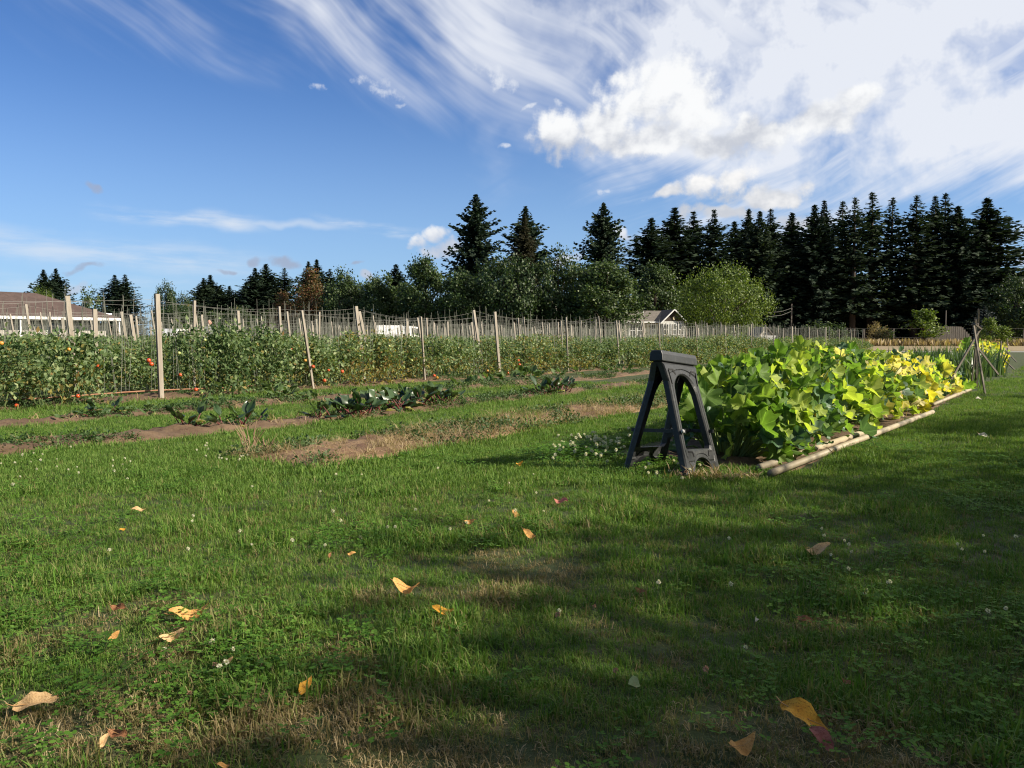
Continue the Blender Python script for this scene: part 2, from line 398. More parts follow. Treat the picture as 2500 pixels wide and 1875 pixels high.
M['grass_pale'] = leafmat('mown_grass', [(0, (0.044, 0.091, 0.017)), (0.5, (0.095, 0.172, 0.032)), (0.85, (0.15, 0.228, 0.050)), (1, (0.24, 0.27, 0.095))], 0.32, 0.6, 0.5, spec=0.15, instancer=('dry', (0.24, 0.20, 0.10)))
M['straw'] = leafmat('dry_straw', [(0, (0.19, 0.135, 0.07)), (0.6, (0.29, 0.22, 0.12)), (1, (0.38, 0.31, 0.18))], 0.25, 0.6, 0.3)
M['clover'] = leafmat('clover_leaf', [(0, (0.036, 0.098, 0.012)), (0.6, (0.080, 0.175, 0.023)), (1, (0.145, 0.25, 0.045))], 0.35, 0.7, 0.35, spec=0.12)
M['petal'] = leafmat('clover_petals', [(0, (0.55, 0.52, 0.44)), (0.8, (0.70, 0.68, 0.60)), (1, (0.52, 0.40, 0.32))], 0.3, 0.7, 0.2)
M['petal_old'] = mat('clover_faded', (0.30, 0.17, 0.10), (0.4, 0.25, 0.17), 0.8, 30)
M['black_plastic'] = mat('charcoal_plastic', (0.016, 0.0175, 0.019), (0.023, 0.025, 0.027), 0.5, 9, 0.08, 160, spec=0.45, col3=(0.045, 0.045, 0.043))
M['pipe'] = mat('cream_pipe', (0.33, 0.28, 0.19), (0.26, 0.21, 0.14), 0.55, 4, 0.1, 50, col3=(0.26, 0.21, 0.14), lo=0.4, hi=0.8)
M['rust'] = mat('rusty_rod', (0.22, 0.10, 0.055), (0.28, 0.15, 0.09), 0.8, 6)
M['fir'] = leafmat('fir_needles', [(0, (0.009, 0.018, 0.011)), (0.6, (0.017, 0.031, 0.016)), (1, (0.034, 0.050, 0.023))], 0.12, 0.75, 0.35, spec=0.15)
M['cedar'] = leafmat('cedar_sprays', [(0, (0.022, 0.022, 0.012)), (0.6, (0.036, 0.035, 0.018)), (1, (0.055, 0.048, 0.024))], 0.12, 0.8, 0.3, spec=0.15)
M['leaf_dark'] = leafmat('leaves_dark', [(0, (0.011, 0.026, 0.009)), (0.6, (0.031, 0.056, 0.017)), (1, (0.09, 0.12, 0.036))], 0.22, 0.5, 0.25)
M['leaf_mid'] = leafmat('leaves_mid', [(0, (0.016, 0.034, 0.010)), (0.6, (0.042, 0.072, 0.019)), (1, (0.11, 0.14, 0.04))], 0.22, 0.5, 0.25)
M['leaf_lime'] = leafmat('leaves_lime', [(0, (0.032, 0.058, 0.010)), (0.5, (0.078, 0.122, 0.016)), (1, (0.17, 0.21, 0.03))], 0.28, 0.5, 0.2)
M['leaf_red'] = leafmat('leaves_red', [(0, (0.05, 0.06, 0.02)), (0.45, (0.09, 0.07, 0.025)), (0.8, (0.15, 0.06, 0.03)), (1, (0.18, 0.035, 0.03))], 0.3, 0.6, 0.25)
M['leaf_tan'] = leafmat('leaves_tan', [(0, (0.10, 0.08, 0.04)), (1, (0.22, 0.17, 0.08))], 0.3, 0.7, 0.25)
M['spruce_blue'] = leafmat('spruce_blue', [(0, (0.02, 0.03, 0.032)), (1, (0.045, 0.058, 0.058))], 0.12, 0.7, 0.3)
M['roof_brown'] = mat('brown_roofing', (0.062, 0.042, 0.036), (0.082, 0.056, 0.048), 0.9, 1.2, 0.4, 30, col3=(0.05, 0.034, 0.029))
M['roof_grey'] = mat('grey_shingles', (0.10, 0.09, 0.075), (0.15, 0.13, 0.11), 0.9, 2, 0.5, 20)
M['wall_grey'] = mat('grey_siding', (0.33, 0.31, 0.28), (0.38, 0.355, 0.32), 0.8, 1.5)
M['wall_cream_lit'] = mat('sunlit_cream_siding', (0.56, 0.49, 0.33), (0.60, 0.53, 0.37), 0.8, 1.5)  # warm sunlit tone of the house front put into the colour
M['wall_shaded'] = mat('shaded_siding', (0.50, 0.50, 0.47), (0.55, 0.55, 0.52), 0.8, 1.5)  # greyer than the cream: shade on the gabled wing put into the colour
M['white'] = mat('white_paint', (0.74, 0.74, 0.72), (0.68, 0.68, 0.66), 0.6, 3)
M['soffit'] = mat('dark_timber', (0.06, 0.045, 0.035), (0.04, 0.03, 0.025), 0.9, 3)
M['glass'] = mat('window_glass', (0.012, 0.014, 0.017), None, 0.06, spec=0.6)
M['concrete'] = mat('pale_metal', (0.38, 0.38, 0.37), (0.3, 0.3, 0.3), 0.6, 3)
M['rubber'] = mat('rubber', (0.02, 0.02, 0.02), None, 0.8)

# ------------------------------------------------------------------ ground
BEDS = [(2.33, 0.72, 5.75, 17.0), (4.95, 0.50, 4.0, 40.0), (7.15, 0.28, -4.0, 40.0), (9.3, 0.30, -4.0, 42.0), (11.7, 0.40, -4.0, 58.0)]
def bed_dist(x, y):
    """distance outside the nearest bed's edge (negative inside), with a wavering edge"""
    s = x * V[0] + y * V[1]; t = x * U[0] + y * U[1]
    wav = (fbm(t * 1.3, s * 1.3, 3) - 0.5) * 0.26
    d = np.full(np.shape(s), 1e3)
    for c, h, t0, t1 in BEDS:
        ds = np.abs(s - c) - h + wav
        dt = np.maximum(t0 - t, t - t1) + wav
        d = np.minimum(d, np.maximum(ds, dt))
    return d
def gz(x, y):
    x = np.asarray(x, float); y = np.asarray(y, float)
    near = 1 - sst(np.hypot(x, y), 22, 50)
    h = (fbm(x * 0.55 + 9, y * 0.55, 3) - 0.5) * 0.07 + (fbm(x * 2.3, y * 2.3 + 4, 2) - 0.5) * 0.02
    s = x * V[0] + y * V[1]
    ridge = sst(s, 3.2, 4.2) * sst(bed_dist(x, y), 0.05, -0.30) * 0.035
    return (h + ridge) * near
def gzf(x, y): return float(gz(x, y))
def axis(lo, hi, step, far, neg):
    a = list(np.arange(lo, hi + 1e-6, step)); g = step
    while a[-1] < far: g *= 1.35; a.append(a[-1] + g)
    b = []; g = step; q = lo
    while q > neg: g *= 1.35; q -= g; b.append(q)
    return np.array(b[::-1] + a)
xs = axis(-13, 16, 0.16, 2600, -2600); ys = axis(0.4, 24, 0.16, 2600, -2600)
XX, YY = np.meshgrid(xs, ys)
ZZ = gz(XX, YY)
def grid_mesh(name, X, Y, Z, m, smooth=True):
    nr, nc = X.shape
    me = bpy.data.meshes.new(name)
    co = np.stack([X, Y, Z], -1).astype(np.float32).reshape(-1, 3)
    i = np.arange(nr * nc).reshape(nr, nc)
    q = np.stack([i[:-1, :-1], i[:-1, 1:], i[1:, 1:], i[1:, :-1]], -1).reshape(-1, 4).astype(np.int32)
    me.vertices.add(len(co)); me.vertices.foreach_set('co', co.ravel())
    me.loops.add(q.size); me.loops.foreach_set('vertex_index', q.ravel())
    me.polygons.add(len(q)); me.polygons.foreach_set('loop_start', np.arange(0, q.size, 4, dtype=np.int32))
    me.polygons.foreach_set('loop_total', np.full(len(q), 4, dtype=np.int32))
    me.polygons.foreach_set('use_smooth', np.ones(len(q), dtype=bool))
    me.materials.append(m); me.update(calc_edges=True); return me
M['turf'] = mat('turf', (0.022, 0.042, 0.009), (0.045, 0.056, 0.017), 0.95, 2.2, 0.9, 70, col3=(0.085, 0.066, 0.034), detail=9)
tag(link('ground', grid_mesh('ground', XX, YY, ZZ, M['turf'])), kind='structure')
# tilled beds: sheets of crumbled earth lying just over the turf, their rims dipping under it
for bi, (c, h, t0, t1) in enumerate(BEDS):
    tt = np.arange(t0 - 0.1, t1, 0.09); ss_ = np.linspace(-h - 0.04, h + 0.04, 15)
    T, S = np.meshgrid(tt, ss_)
    X = (c + S) * V[0] + T * U[0]; Y = (c + S) * V[1] + T * U[1]
    edge = np.minimum(h + 0.04 - np.abs(S), np.minimum(T - tt[0], tt[-1] - T) * 1.0)
    lump = (fbm(X * 5, Y * 5, 4) - 0.42) * 0.11 + (vnoise(X * 23, Y * 23) - 0.5) * 0.045
    Z = gz(X, Y) + np.where(edge < 0.02, -0.04, 0.012 + np.maximum(lump, -0.005) * sst(edge, 0.02, 0.2))
    tag(link('soil_bed', grid_mesh('soil_bed', X, Y, Z, M['straw_soil'] if bi == 1 else M['soil'])), kind='structure')
# dry pasture and track far to the right
def sheet(name, pts, z, m):
    b = MB().add([(p[0], p[1], z) for p in pts], [tuple(range(len(pts)))])
    return tag(b.build(name, m), kind='structure')
M['dry_field'] = mat('dry_pasture', (0.19, 0.145, 0.08), (0.25, 0.19, 0.11), 0.95, 0.25, 0.6, 8, col3=(0.14, 0.12, 0.06))
M['track'] = mat('gravel_track', (0.20, 0.19, 0.165), (0.25, 0.235, 0.205), 0.95, 0.8, 0.5, 20)
sheet('dry_field', [(16, 62), (90, 50), (240, 120), (240, 180), (16, 119)], 0.012, M['dry_field'])
sheet('track', [(14, 58), (64, 57), (90, 49.9), (90, 45.5), (60, 53), (14, 54)], 0.006, M['track'])
# wooded hill on the far left
hx = np.linspace(-420, -200, 45); hy = np.linspace(360, 560, 30)
HX, HY = np.meshgrid(hx, hy)
HZ = np.maximum(0, 30 * np.exp(-((HX + 330) / 75) ** 2 - ((HY - 470) / 70) ** 2) + (fbm(HX / 16, HY / 16, 4) - 0.5) * 9 - 4) - 0.5
M['hill'] = mat('hillside', (0.05, 0.075, 0.045), (0.075, 0.09, 0.05), 0.95, 0.05, 0, col3=(0.20, 0.17, 0.10), detail=7)
tag(link('hill', grid_mesh('hill', HX, HY, HZ, M['hill'])), kind='structure')

# ------------------------------------------------------------------ trees
def conifer(seed, h, r, bare=0.06, dens=1.0, m='fir', pw=0.70, spray=0.5):
    rng = np.random.default_rng(seed)
    P, D, L, W = [], [], [], []
    z = h * bare + 0.2
    while z < h * 0.985:
        f = (z / h - bare) / (1 - bare)
        prof = ((1 - f) ** pw * 0.985 + 0.015) * (0.22 + 0.78 * min(1, (1 - f) / 0.24)) * (0.8 + 0.2 * min(1, f * 5)) * (0.8 + 0.4 * rng.random())
        nb = max(3, int(rng.integers(4, 7) * dens))
        a0 = rng.random() * 6.28
        for k in range(nb):
            if rng.random() < 0.10: continue
            a = a0 + 6.283 * k / nb + rng.normal() * 0.25
            bl = max(0.12, r * prof * (0.5 + 0.65 * rng.random()))
            droop = -0.30 + 0.55 * f + rng.normal() * 0.08
            n = max(2, int(bl / 0.30))
            q = (np.arange(n) + 0.6) / n
            dirv = np.array([math.cos(a), math.sin(a), 0])
            pts = dirv * (q * bl)[:, None]
            pts[:, 2] = z + bl * (droop * q + 0.22 * q ** 3)
            for rep in range(3):
                p = pts + rng.normal(size=pts.shape) * np.array([0.09, 0.09, 0.10]) * (0.6 + bl * 0.18)
                side = np.array([-math.sin(a), math.cos(a), 0]) * rng.normal(size=(n, 1)) * 0.8
                d = dirv * 0.75 + side + np.array([0, 0, 1]) * (rng.normal(size=(n, 1)) * 0.22 - 0.28 + 0.45 * f)
                ln = spray * (0.55 + 0.6 * rng.random(n)) * (0.65 + 0.5 * (1 - q)) * (0.35 + 0.65 * min(1, bl / 1.4))
                P.append(p); D.append(d); L.append(ln); W.append(ln * 0.30)
        z += (0.36 + 0.24 * rng.random()) * (1.15 - 0.6 * f) * (h / 18) ** 0.5 / max(dens, 0.6)
    tip = np.array([[0, 0, h * 0.97]] * 5)
    P.append(tip); D.append(np.array([[0, 0, 1.0]] * 5) + rng.normal(size=(5, 3)) * 0.25); L.append(np.full(5, h * 0.035)); W.append(np.full(5, 0.07))
    P, D, L, W = np.concatenate(P), np.concatenate(D), np.concatenate(L), np.concatenate(W)
    P = P - unit(D) * (L * 0.3)[:, None]
    nb = P * np.array([1, 1, 0]) * 0.5 + rng.normal(size=P.shape) * 0.6 + np.array([0, 0, 0.7])
    crown = quads('crown', leaf_quads(P, D, L, W, rng, nb=nb), M[m])
    tb = MB(); tb.tube([(0, 0, -0.3), (0, 0, h * 0.3), (0.02, 0, h * 0.7), (0, 0, h * 0.97)], [h * 0.016, h * 0.012, h * 0.006, 0.02], 7)
    return crown, tb.mesh('trunk', M['bark'], True)

def decid(seed, h, rx, nleaf, ls, m, crown_lo=0.18, shape='oval', clumps=70, droop=0.0, ry=None, tight=1.0):
    rng = np.random.default_rng(seed); ry = ry or rx
    cz = h * (1 + crown_lo) / 2; rz = h * (1 - crown_lo) / 2
    C = []
    while len(C) < clumps:
        d = unit(rng.normal(size=3)); k = 0.35 + 0.65 * rng.random() ** 0.45
        f = d[2] * k
        wid = {'oval': 1 - 0.25 * max(0, f), 'round': 1.0, 'vase': 0.72 + 0.38 * f, 'spire': max(0.25, 0.75 - 0.6 * f)}[shape]
        C.append((d[0] * k * rx * wid, d[1] * k * ry * wid, cz + f * rz))
    C = np.array(C); cr = rx * tight * (0.13 + 0.13 * rng.random(clumps)) * (70 / clumps) ** 0.22
    idx = rng.integers(0, clumps, nleaf)
    off = rng.normal(size=(nleaf, 3)) * 0.62 * cr[idx][:, None]
    P = C[idx] + off
    D = unit(off + rng.normal(size=(nleaf, 3)) * cr[idx][:, None] * 0.9) + np.array([0, 0, 0.25 - droop])
    L = ls * (0.7 + 0.6 * rng.random(nleaf))
    nb = unit(P - np.array([0, 0, cz * 0.8])) * 0.7 + unit(off) * 0.7 + rng.normal(size=P.shape) * 0.38
    D = D + rng.normal(size=P.shape) * 0.5
    crown = quads('crown', leaf_quads(P, D, L, L * 0.40, rng, nb=nb), M[m])
    tb = MB(); tr = h * 0.022
    top = cz + rz * 0.35
    tb.tube([(0, 0, -0.2), (0.02, 0, h * crown_lo), (rng.normal() * 0.1, rng.normal() * 0.1, cz), (0, 0, top)], [tr * 1.35, tr, tr * 0.7, tr * 0.25], 8)
    order = rng.permutation(clumps)[:14]
    for j in order:
        z0 = h * crown_lo * 0.9 + (C[j][2] - h * crown_lo) * 0.35
        p0 = Vector((0, 0, max(0.3, z0))); p1 = Vector(C[j])
        mid = p0.lerp(p1, 0.5) + Vector((0, 0, 0.08 * h * (0.4 + rng.random())))
        tb.tube([p0, mid, p1], [tr * 0.45, tr * 0.28, tr * 0.08], 5)
    return crown, tb.mesh('trunk', M['bark'], True)

def plant_tree(name, pair, loc, sc=1.0, rz=None, label=None, cat='tree', group=None, sxy=1.0):
    e = empty(name, loc, random.random() * 6.28 if rz is None else rz)
    e.scale = (sc * sxy, sc * sxy, sc)
    link('crown', pair[0], e); link('trunk', pair[1], e)
    return tag(e, label, cat, group)

FIRS = [conifer(11, 20, 4.7, 0.05, 1.5, spray=0.7), conifer(12, 20, 4.3, 0.13, 1.2, spray=0.68), conifer(13, 20, 5.2, 0.03, 1.6, spray=0.7), conifer(14, 20, 4.2, 0.20, 1.1, spray=0.68), conifer(15, 20, 4.5, 0.07, 1.35, spray=0.7)]
def fir_at(px, ptop, Y, kind, label, group=None, wid=1.0, name='fir_tree'):
    top = A(px, ptop, Y); h = top.z
    sc = h / 20.0
    return plant_tree(name, FIRS[kind], (top.x, Y, 0), sc, None, label, 'tree', group, wid * 1.55)
_ones = ['', 'first', 'second', 'third', 'fourth', 'fifth', 'sixth', 'seventh', 'eighth', 'ninth', 'tenth', 'eleventh', 'twelfth', 'thirteenth', 'fourteenth', 'fifteenth', 'sixteenth', 'seventeenth', 'eighteenth', 'nineteenth']
ORD = _ones[1:] + [(b if i == 0 else a + '-' + _ones[i]) for a, b in (('twenty', 'twentieth'), ('thirty', 'thirtieth'), ('forty', 'fortieth'), ('fifty', 'fiftieth'), ('sixty', 'sixtieth'), ('seventy', 'seventieth')) for i in range(10)]
row = [(1590, 530, 2, 1.35), (1647, 503, 0, 1.2), (1694, 512, 4, 1.1), (1744, 508, 4, 1.0), (1794, 537, 0, 1.0), (1828, 508, 2, 0.9), (1855, 512, 0, 0.9), (1882, 506, 4, 0.95), (1934, 517, 2, 1.1), (1990, 496, 0, 0.95), (2013, 485, 4, 0.9), (2058, 487, 1, 1.05), (2088, 478, 3, 0.95), (2131, 465, 3, 1.15), (2180, 478, 3, 1.0), (2239, 472, 1, 1.1), (2284, 474, 4, 0.95), (2309, 467, 1, 1.0), (2341, 499, 0, 1.0), (2411, 481, 2, 1.45)]
for i, (px, py, k, w) in enumerate(row):
    Y = 122 + (i % 3) * 4 + random.uniform(-1.5, 1.5)
    if i == 0: lab = 'dark fir at the left end of the tall row, beside the cream house'
    elif i == len(row) - 1: lab = 'broad dark fir at the right end of the tall row'
    else: lab = 'tall dark fir, %s from the left in the row on the right' % ORD[i]
    fir_at(px, py, Y, k, lab, 'row of tall firs on the right', w)
# lower dark growth under and behind that row
for i, (px, py, k, w) in enumerate([(1610, 640, 0, 1.5), (1690, 630, 2, 1.4), (1760, 640, 0, 1.5), (1840, 620, 2, 1.5), (1910, 630, 0, 1.6), (1965, 600, 2, 1.3), (2030, 690, 0, 2.2), (2110, 735, 2, 2.6), (2190, 740, 0, 2.6), (2265, 610, 2, 1.5), (2320, 590, 0, 1.4), (2375, 600, 2, 1.4), (2470, 660, 0, 2.0), (2540, 620, 2, 1.8)]):
    fir_at(px, py, 136 + (i % 2) * 3, k, 'low dark fir in the undergrowth behind the tall row, %s from the left' % ORD[i], 'dark undergrowth behind the tall firs', w)
# single conifers in the middle
BIGFIR = conifer(31, 20, 6.6, 0.10, 1.3, pw=0.60, spray=0.85); CEDAR = conifer(32, 20, 6.4, 0.03, 1.4, 'fir', pw=0.66, spray=0.8); CEDARB = conifer(33, 20, 3.4, 0.02, 2.0, 'cedar', pw=0.6, spray=0.6); LONE = conifer(34, 20, 5.6, 0.22, 1.5, pw=0.62, spray=0.8)
def tall_at(pair, px, ptop, Y, label, wid=1.0, name='fir_tree', group=None):
    top = A(px, ptop, Y)
    return plant_tree(name, pair, (top.x, Y, 0), top.z / 20.0, None, label, 'tree', group, wid)
tall_at(BIGFIR, 1161, 470, 100, 'tall ragged fir with gappy branches left of the pointed brown cedar')
tall_at(CEDAR, 1283, 500, 102, 'dark fir with spreading branches behind the pointed brown cedar', 1.15)
tall_at(CEDARB, 1281, 520, 94, 'narrow brownish cedar between two leafy trees', 1.0, 'cedar_tree')
tall_at(LONE, 1473, 491, 104, 'lone shapely fir left of the cream house', 1.0)
left = [(106, 656, 0, 1.1), (136, 654, 2, 1.1), (280, 670, 2, 1.3), (305, 668, 4, 1.3), (497, 677, 0, 1.2), (513, 670, 2, 1.4), (536, 697, 0, 1.5), (560, 697, 2, 1.4), (622, 652, 0, 1.2), (649, 643, 2, 1.5), (694, 652, 1, 1.3), (753, 636, 0, 1.0), (773, 632, 2, 1.1), (805, 654, 4, 1.1), (850, 672, 2, 1.5), (967, 643, 0, 1.4), (880, 690, 4, 1.4), (600, 690, 2, 1.5), (675, 690, 0, 1.6)]
for i, (px, py, k, w) in enumerate(sorted(left)):
    Y = 118 + (i % 3) * 5
    if px == 106: lab = 'left one of the paired firs above the brown roof'
    elif px == 136: lab = 'right one of the paired firs above the brown roof'
    elif px == 280: lab = 'left one of the paired firs past the end of the brown roof'
    elif px == 305: lab = 'right one of the paired firs past the end of the brown roof'
    else: lab = 'distant dark fir left of the tall ragged fir, %s from the left of its group' % ORD[i - 4]
    fir_at(px, py, Y, k, lab, 'distant firs on the left', w)
# broadleaf trees
OAK = decid(41, 10, 3.6, 12000, 0.28, 'leaf_dark', 0.08, 'oval', 130)
ASH = decid(42, 10, 3.2, 12000, 0.26, 'leaf_mid', 0.08, 'oval', 120)
LINDEN = decid(43, 10, 4.2, 12000, 0.28, 'leaf_dark', 0.05, 'round', 140)
WALNUT = decid(44, 10, 7.2, 17000, 0.25, 'leaf_lime', 0.05, 'round', 130, tight=0.8)
MAPLE = decid(45, 10, 3.4, 7000, 0.26, 'leaf_red', 0.08, 'spire', 90)
YOUNG = decid(46, 10, 3.0, 1700, 0.42, 'leaf_mid', 0.12, 'vase', 40)
TANBUSH = decid(47, 10, 5.5, 1800, 0.5, 'leaf_tan', 0.02, 'round', 40)
SAP = decid(48, 10, 3.0, 1500, 0.45, 'leaf_lime', 0.2, 'spire', 40)
BLUE = conifer(49, 10, 4.4, 0.03, 1.3, 'spruce_blue', spray=0.6)
def leafy(pair, px, ptop, hw, ref, Y, label, name='leafy_tree', group=None, cat='tree'):
    top = A(px, ptop, Y); sc = top.z / 10.0
    wid = (hw * Y / FPX) / (ref * sc)
    return plant_tree(name, pair, (top.x, Y, 0), sc, None, label, cat, group, wid)
leafy(OAK, 836, 665, 52, 3.4, 92, 'dense dark green tree right of the reddish maple', group='leafy trees behind the rows')
leafy(MAPLE, 760, 660, 48, 2.8, 95, 'orange and red tinged maple among the distant firs', 'maple_tree')
leafy(MAPLE, 690, 715, 38, 2.8, 97, 'low dark red maple left of the orange tinged maple', 'maple_tree')
leafy(ASH, 918, 680, 42, 2.9, 90, 'thin topped green tree with upright shoots, right of the dense dark tree', group='leafy trees behind the rows')
leafy(YOUNG, 935, 668, 40, 2.8, 91, 'loose upright young tree between the dense dark tree and the ragged fir')
leafy(ASH, 1038, 633, 58, 3.0, 88, 'feathery green tree just left of the tall ragged fir', group='leafy trees behind the rows')
leafy(OAK, 985, 700, 52, 3.4, 93, 'low dark tree below the small conifer left of the feathery tree', group='leafy trees behind the rows')
leafy(ASH, 1127, 668, 60, 3.0, 86, 'pale small leaved tree in front of the tall ragged fir', group='leafy trees behind the rows')
leafy(OAK, 1195, 655, 70, 3.4, 96, 'shaded leafy tree between the ragged fir and the brown cedar', group='leafy trees behind the rows')
leafy(LINDEN, 1245, 630, 78, 4.0, 85, 'full green tree in front of the brown cedar', group='leafy trees behind the rows')
leafy(OAK, 1364, 617, 68, 3.4, 86, 'tall dark green tree right of the brown cedar', group='leafy trees behind the rows')
leafy(ASH, 1478, 643, 82, 3.0, 84, 'large green tree with yellowing right side, left of the cream house', group='leafy trees behind the rows')
leafy(OAK, 1425, 660, 60, 3.4, 90, 'shaded dark tree behind the yellowing tree', group='leafy trees behind the rows')
leafy(WALNUT, 1771, 655, 112, 7.0, 88, 'broad rounded yellow green tree right of the cream house')
leafy(OAK, 405, 695, 30, 3.4, 116, 'dark roundish tree right of the brown roof, behind the tallest stake', group='leafy trees behind the rows')
leafy(OAK, 447, 722, 26, 3.4, 112, 'small dark tree just right of the roundish tree', group='leafy trees behind the rows')
leafy(YOUNG, 217, 702, 26, 2.8, 112, 'wispy small tree above the end of the brown roof')
leafy(WALNUT, 100, 708, 34, 7.0, 108, 'low yellow green tree peeking over the brown roof')
leafy(ASH, 1600, 650, 60, 3.0, 112, 'dull olive tree in front of the leftmost row firs', group='leafy trees behind the rows')
leafy(SAP, 2257, 755, 36, 2.3, 96, 'young light green tree behind the board fence', 'young_tree')
leafy(BLUE, 2405, 745, 44, 4.0, 100, 'young blue grey spruce behind the pole tripod', 'spruce_tree')
leafy(SAP, 2418, 775, 20, 2.3, 88, 'slim young tree in front of the blue grey spruce', 'young_tree')
leafy(SAP, 2448, 795, 24, 2.3, 90, 'small young tree right of the slim young tree', 'young_tree')
leafy(YOUNG, 2000, 785, 40, 2.8, 84, 'scraggly green shrub at the end of the tomato rows', 'shrub', cat='shrub')
leafy(YOUNG, 2045, 788, 26, 2.8, 86, 'thin twiggy shrub right of the scraggly green shrub', 'shrub', cat='shrub')
leafy(TANBUSH, 2143, 790, 24, 5.2, 98, 'tan withered shrub behind the wire fence', 'shrub', cat='shrub')
leafy(YOUNG, 2165, 800, 26, 2.8, 99, 'thin grey green shrub right of the tan withered shrub', 'shrub', cat='shrub')
leafy(OAK, 2480, 680, 60, 3.4, 112, 'dark leafy tree at the right edge of the picture')
# dark hedge that closes the view under the firs
for i, px in enumerate(range(1600, 2560, 58)):
    leafy(LINDEN, px + random.uniform(-10, 10), random.uniform(715, 755), 52, 4.0, 131 + (i % 2) * 3, 'dark shrub under the tall firs, %s from the left' % ORD[i], 'shrub', 'dark shrubs under the tall firs', 'shrub')
for i, px in enumerate(range(430, 1560, 80)):
    leafy(LINDEN if i % 2 else OAK, px + random.uniform(-15, 15), random.uniform(745, 765), 52, 4.0, 104 + (i % 2) * 4, 'low shaded shrub behind the stakes, %s from the left' % ORD[i], 'shrub', 'shrubs behind the tomato rows', 'shrub')
# orchard trees to the right of the camera throw the dappled shade; those behind are added to block sky light
SHADE = decid(61, 7.5, 3.3, 9500, 0.17, 'leaf_mid', 0.22, 'round', 70, 0.3)
SHADE2 = decid(62, 7.5, 3.0, 7500, 0.17, 'leaf_mid', 0.2, 'oval', 60, 0.3)
SHADE3 = decid(63, 7.5, 3.0, 2600, 0.17, 'leaf_mid', 0.2, 'oval', 40, 0.3)
ORCHARD = [(12.0, -0.4, 0.88, 0), (14.9, -0.9, 1.1, 1), (10.7, -1.0, 0.80, 2), (13.8, 1.9, 0.95, 1), (10.8, -3.2, 0.95, 0), (17.0, 4.7, 1.0, 1), (20.2, 8.0, 1.0, 0), (24.2, 12.5, 1.0, 1), (29.0, 18.0, 1.0, 0), (34.0, 24.0, 1.0, 1), (7.2, -0.9, 0.58, 0), (40.0, 31.0, 1.0, 0), (-20.0, -9.0, 2.0, 0), (-12.0, -12.0, 2.1, 1), (-4.0, -12.5, 2.0, 0), (3.5, -13.0, 2.1, 1), (10.0, -12.0, 2.0, 0), (17.0, -11.0, 2.0, 1)]
for i, (x, y, sc, k) in enumerate(ORCHARD):
    plant_tree('orchard_tree', (SHADE, SHADE2, SHADE3)[k], (x, y, 0), sc, i * 1.3, 'leafy tree standing by the lawn outside the picture', 'tree', 'orchard trees beside the lawn')

# ------------------------------------------------------------------ buildings
def build_hall():
    """long low hall on the left: hipped brown roof, white fascia, grey board wall under a deep eave"""
    P0 = A(0, 769, 58.0)
    e = empty('long_hall', (P0.x, P0.y, 0), math.atan2(U[1], U[0]))
    # local x along the rows, local -y faces the garden
    L0, L1, D, H = -14.0, 9.0, 9.0, 2.45
    ev = 0.0
    r = MB()
    a, b, c, d = (L0, 0, H), (L1, 0, H), (L1, D, H), (L0, D, H)
    r0, r1 = (L0 + 4.4, D / 2, H + 1.95), (L1 - 4.4, D / 2, H + 1.95)
    r.add([a, b, c, d, r0, r1], [(0, 1, 5, 4), (1, 2, 5), (2, 3, 4, 5), (3, 0, 4)])
    roof = r.build('roof', M['roof_brown'], e)
    MB().add([(L0, 0, H - 0.02), (L1, 0, H - 0.02), (L1, D, H - 0.02), (L0, D, H - 0.02)], [(3, 2, 1, 0)]).build('soffit', M['soffit'], roof)
    for p, q in ((a, b), (b, c)):
        MB().beam(Vector(p) + Vector((0, 0, -0.07)), Vector(q) + Vector((0, 0, -0.07)), 0.20, 0.06, (0, 0, 1)).build('fascia', M['white'], roof)
    MB().beam((L1 - 0.02, 2.0, H + 0.4), (L1 - 0.02, 3.2, H + 0.4), 0.12, 0.5).build('gutter_end', M['white'], roof)
    w = 1.3
    core = MB().box(((L0 + L1 - 1.2) / 2 + 0.3, (w + D - 0.4) / 2 + 0.05, (H - 0.05) / 2), (L1 - L0 - 1.6, D - w - 0.5, H - 0.06)).build('wall', M['wall_grey'], e)
    x = -2.0
    while x < L1 - 0.8:
        if not (3.55 < x < 4.45):
            MB().box((x + 0.26, w - 0.01, 1.05), (0.50, 0.05, 2.1)).build('board', M['wall_grey'], core)
        x += 0.52
    dr = MB().box((4.2, w - 0.03, 1.0), (0.8, 0.04, 2.0)).build('door', M['glass'], e)
    for dx in (-0.46, 0.46): MB().box((4.2 + dx, w - 0.05, 1.03), (0.12, 0.09, 2.06)).build('frame', M['white'], dr)
    MB().box((4.2, w - 0.05, 2.11), (1.04, 0.09, 0.1)).build('frame', M['white'], dr)
    for wx in (-2.9, -4.6, -6.3):
        g = MB().box((wx, w - 0.02, 1.45), (1.1, 0.05, 0.9)).build('window', M['glass'], e)
        for zz in (1.0, 1.95): MB().box((wx, w - 0.05, zz), (1.4, 0.1, 0.14)).build('frame', M['white'], g)
        for dx in (-0.63, 0, 0.63): MB().box((wx + dx, w - 0.05, 1.47), (0.13, 0.09, 0.84)).build('frame', M['white'], g)
    for px_ in (-6.5, -1.9, 1.4, 5.0, L1 - 0.25):
        MB().box((px_, 0.15, 1.18), (0.10, 0.10, 2.33)).build('porch_post', M['white'], e)
    tag(e, 'long low hall with brown hipped roof, white fascia and grey board wall', 'building')
build_hall()

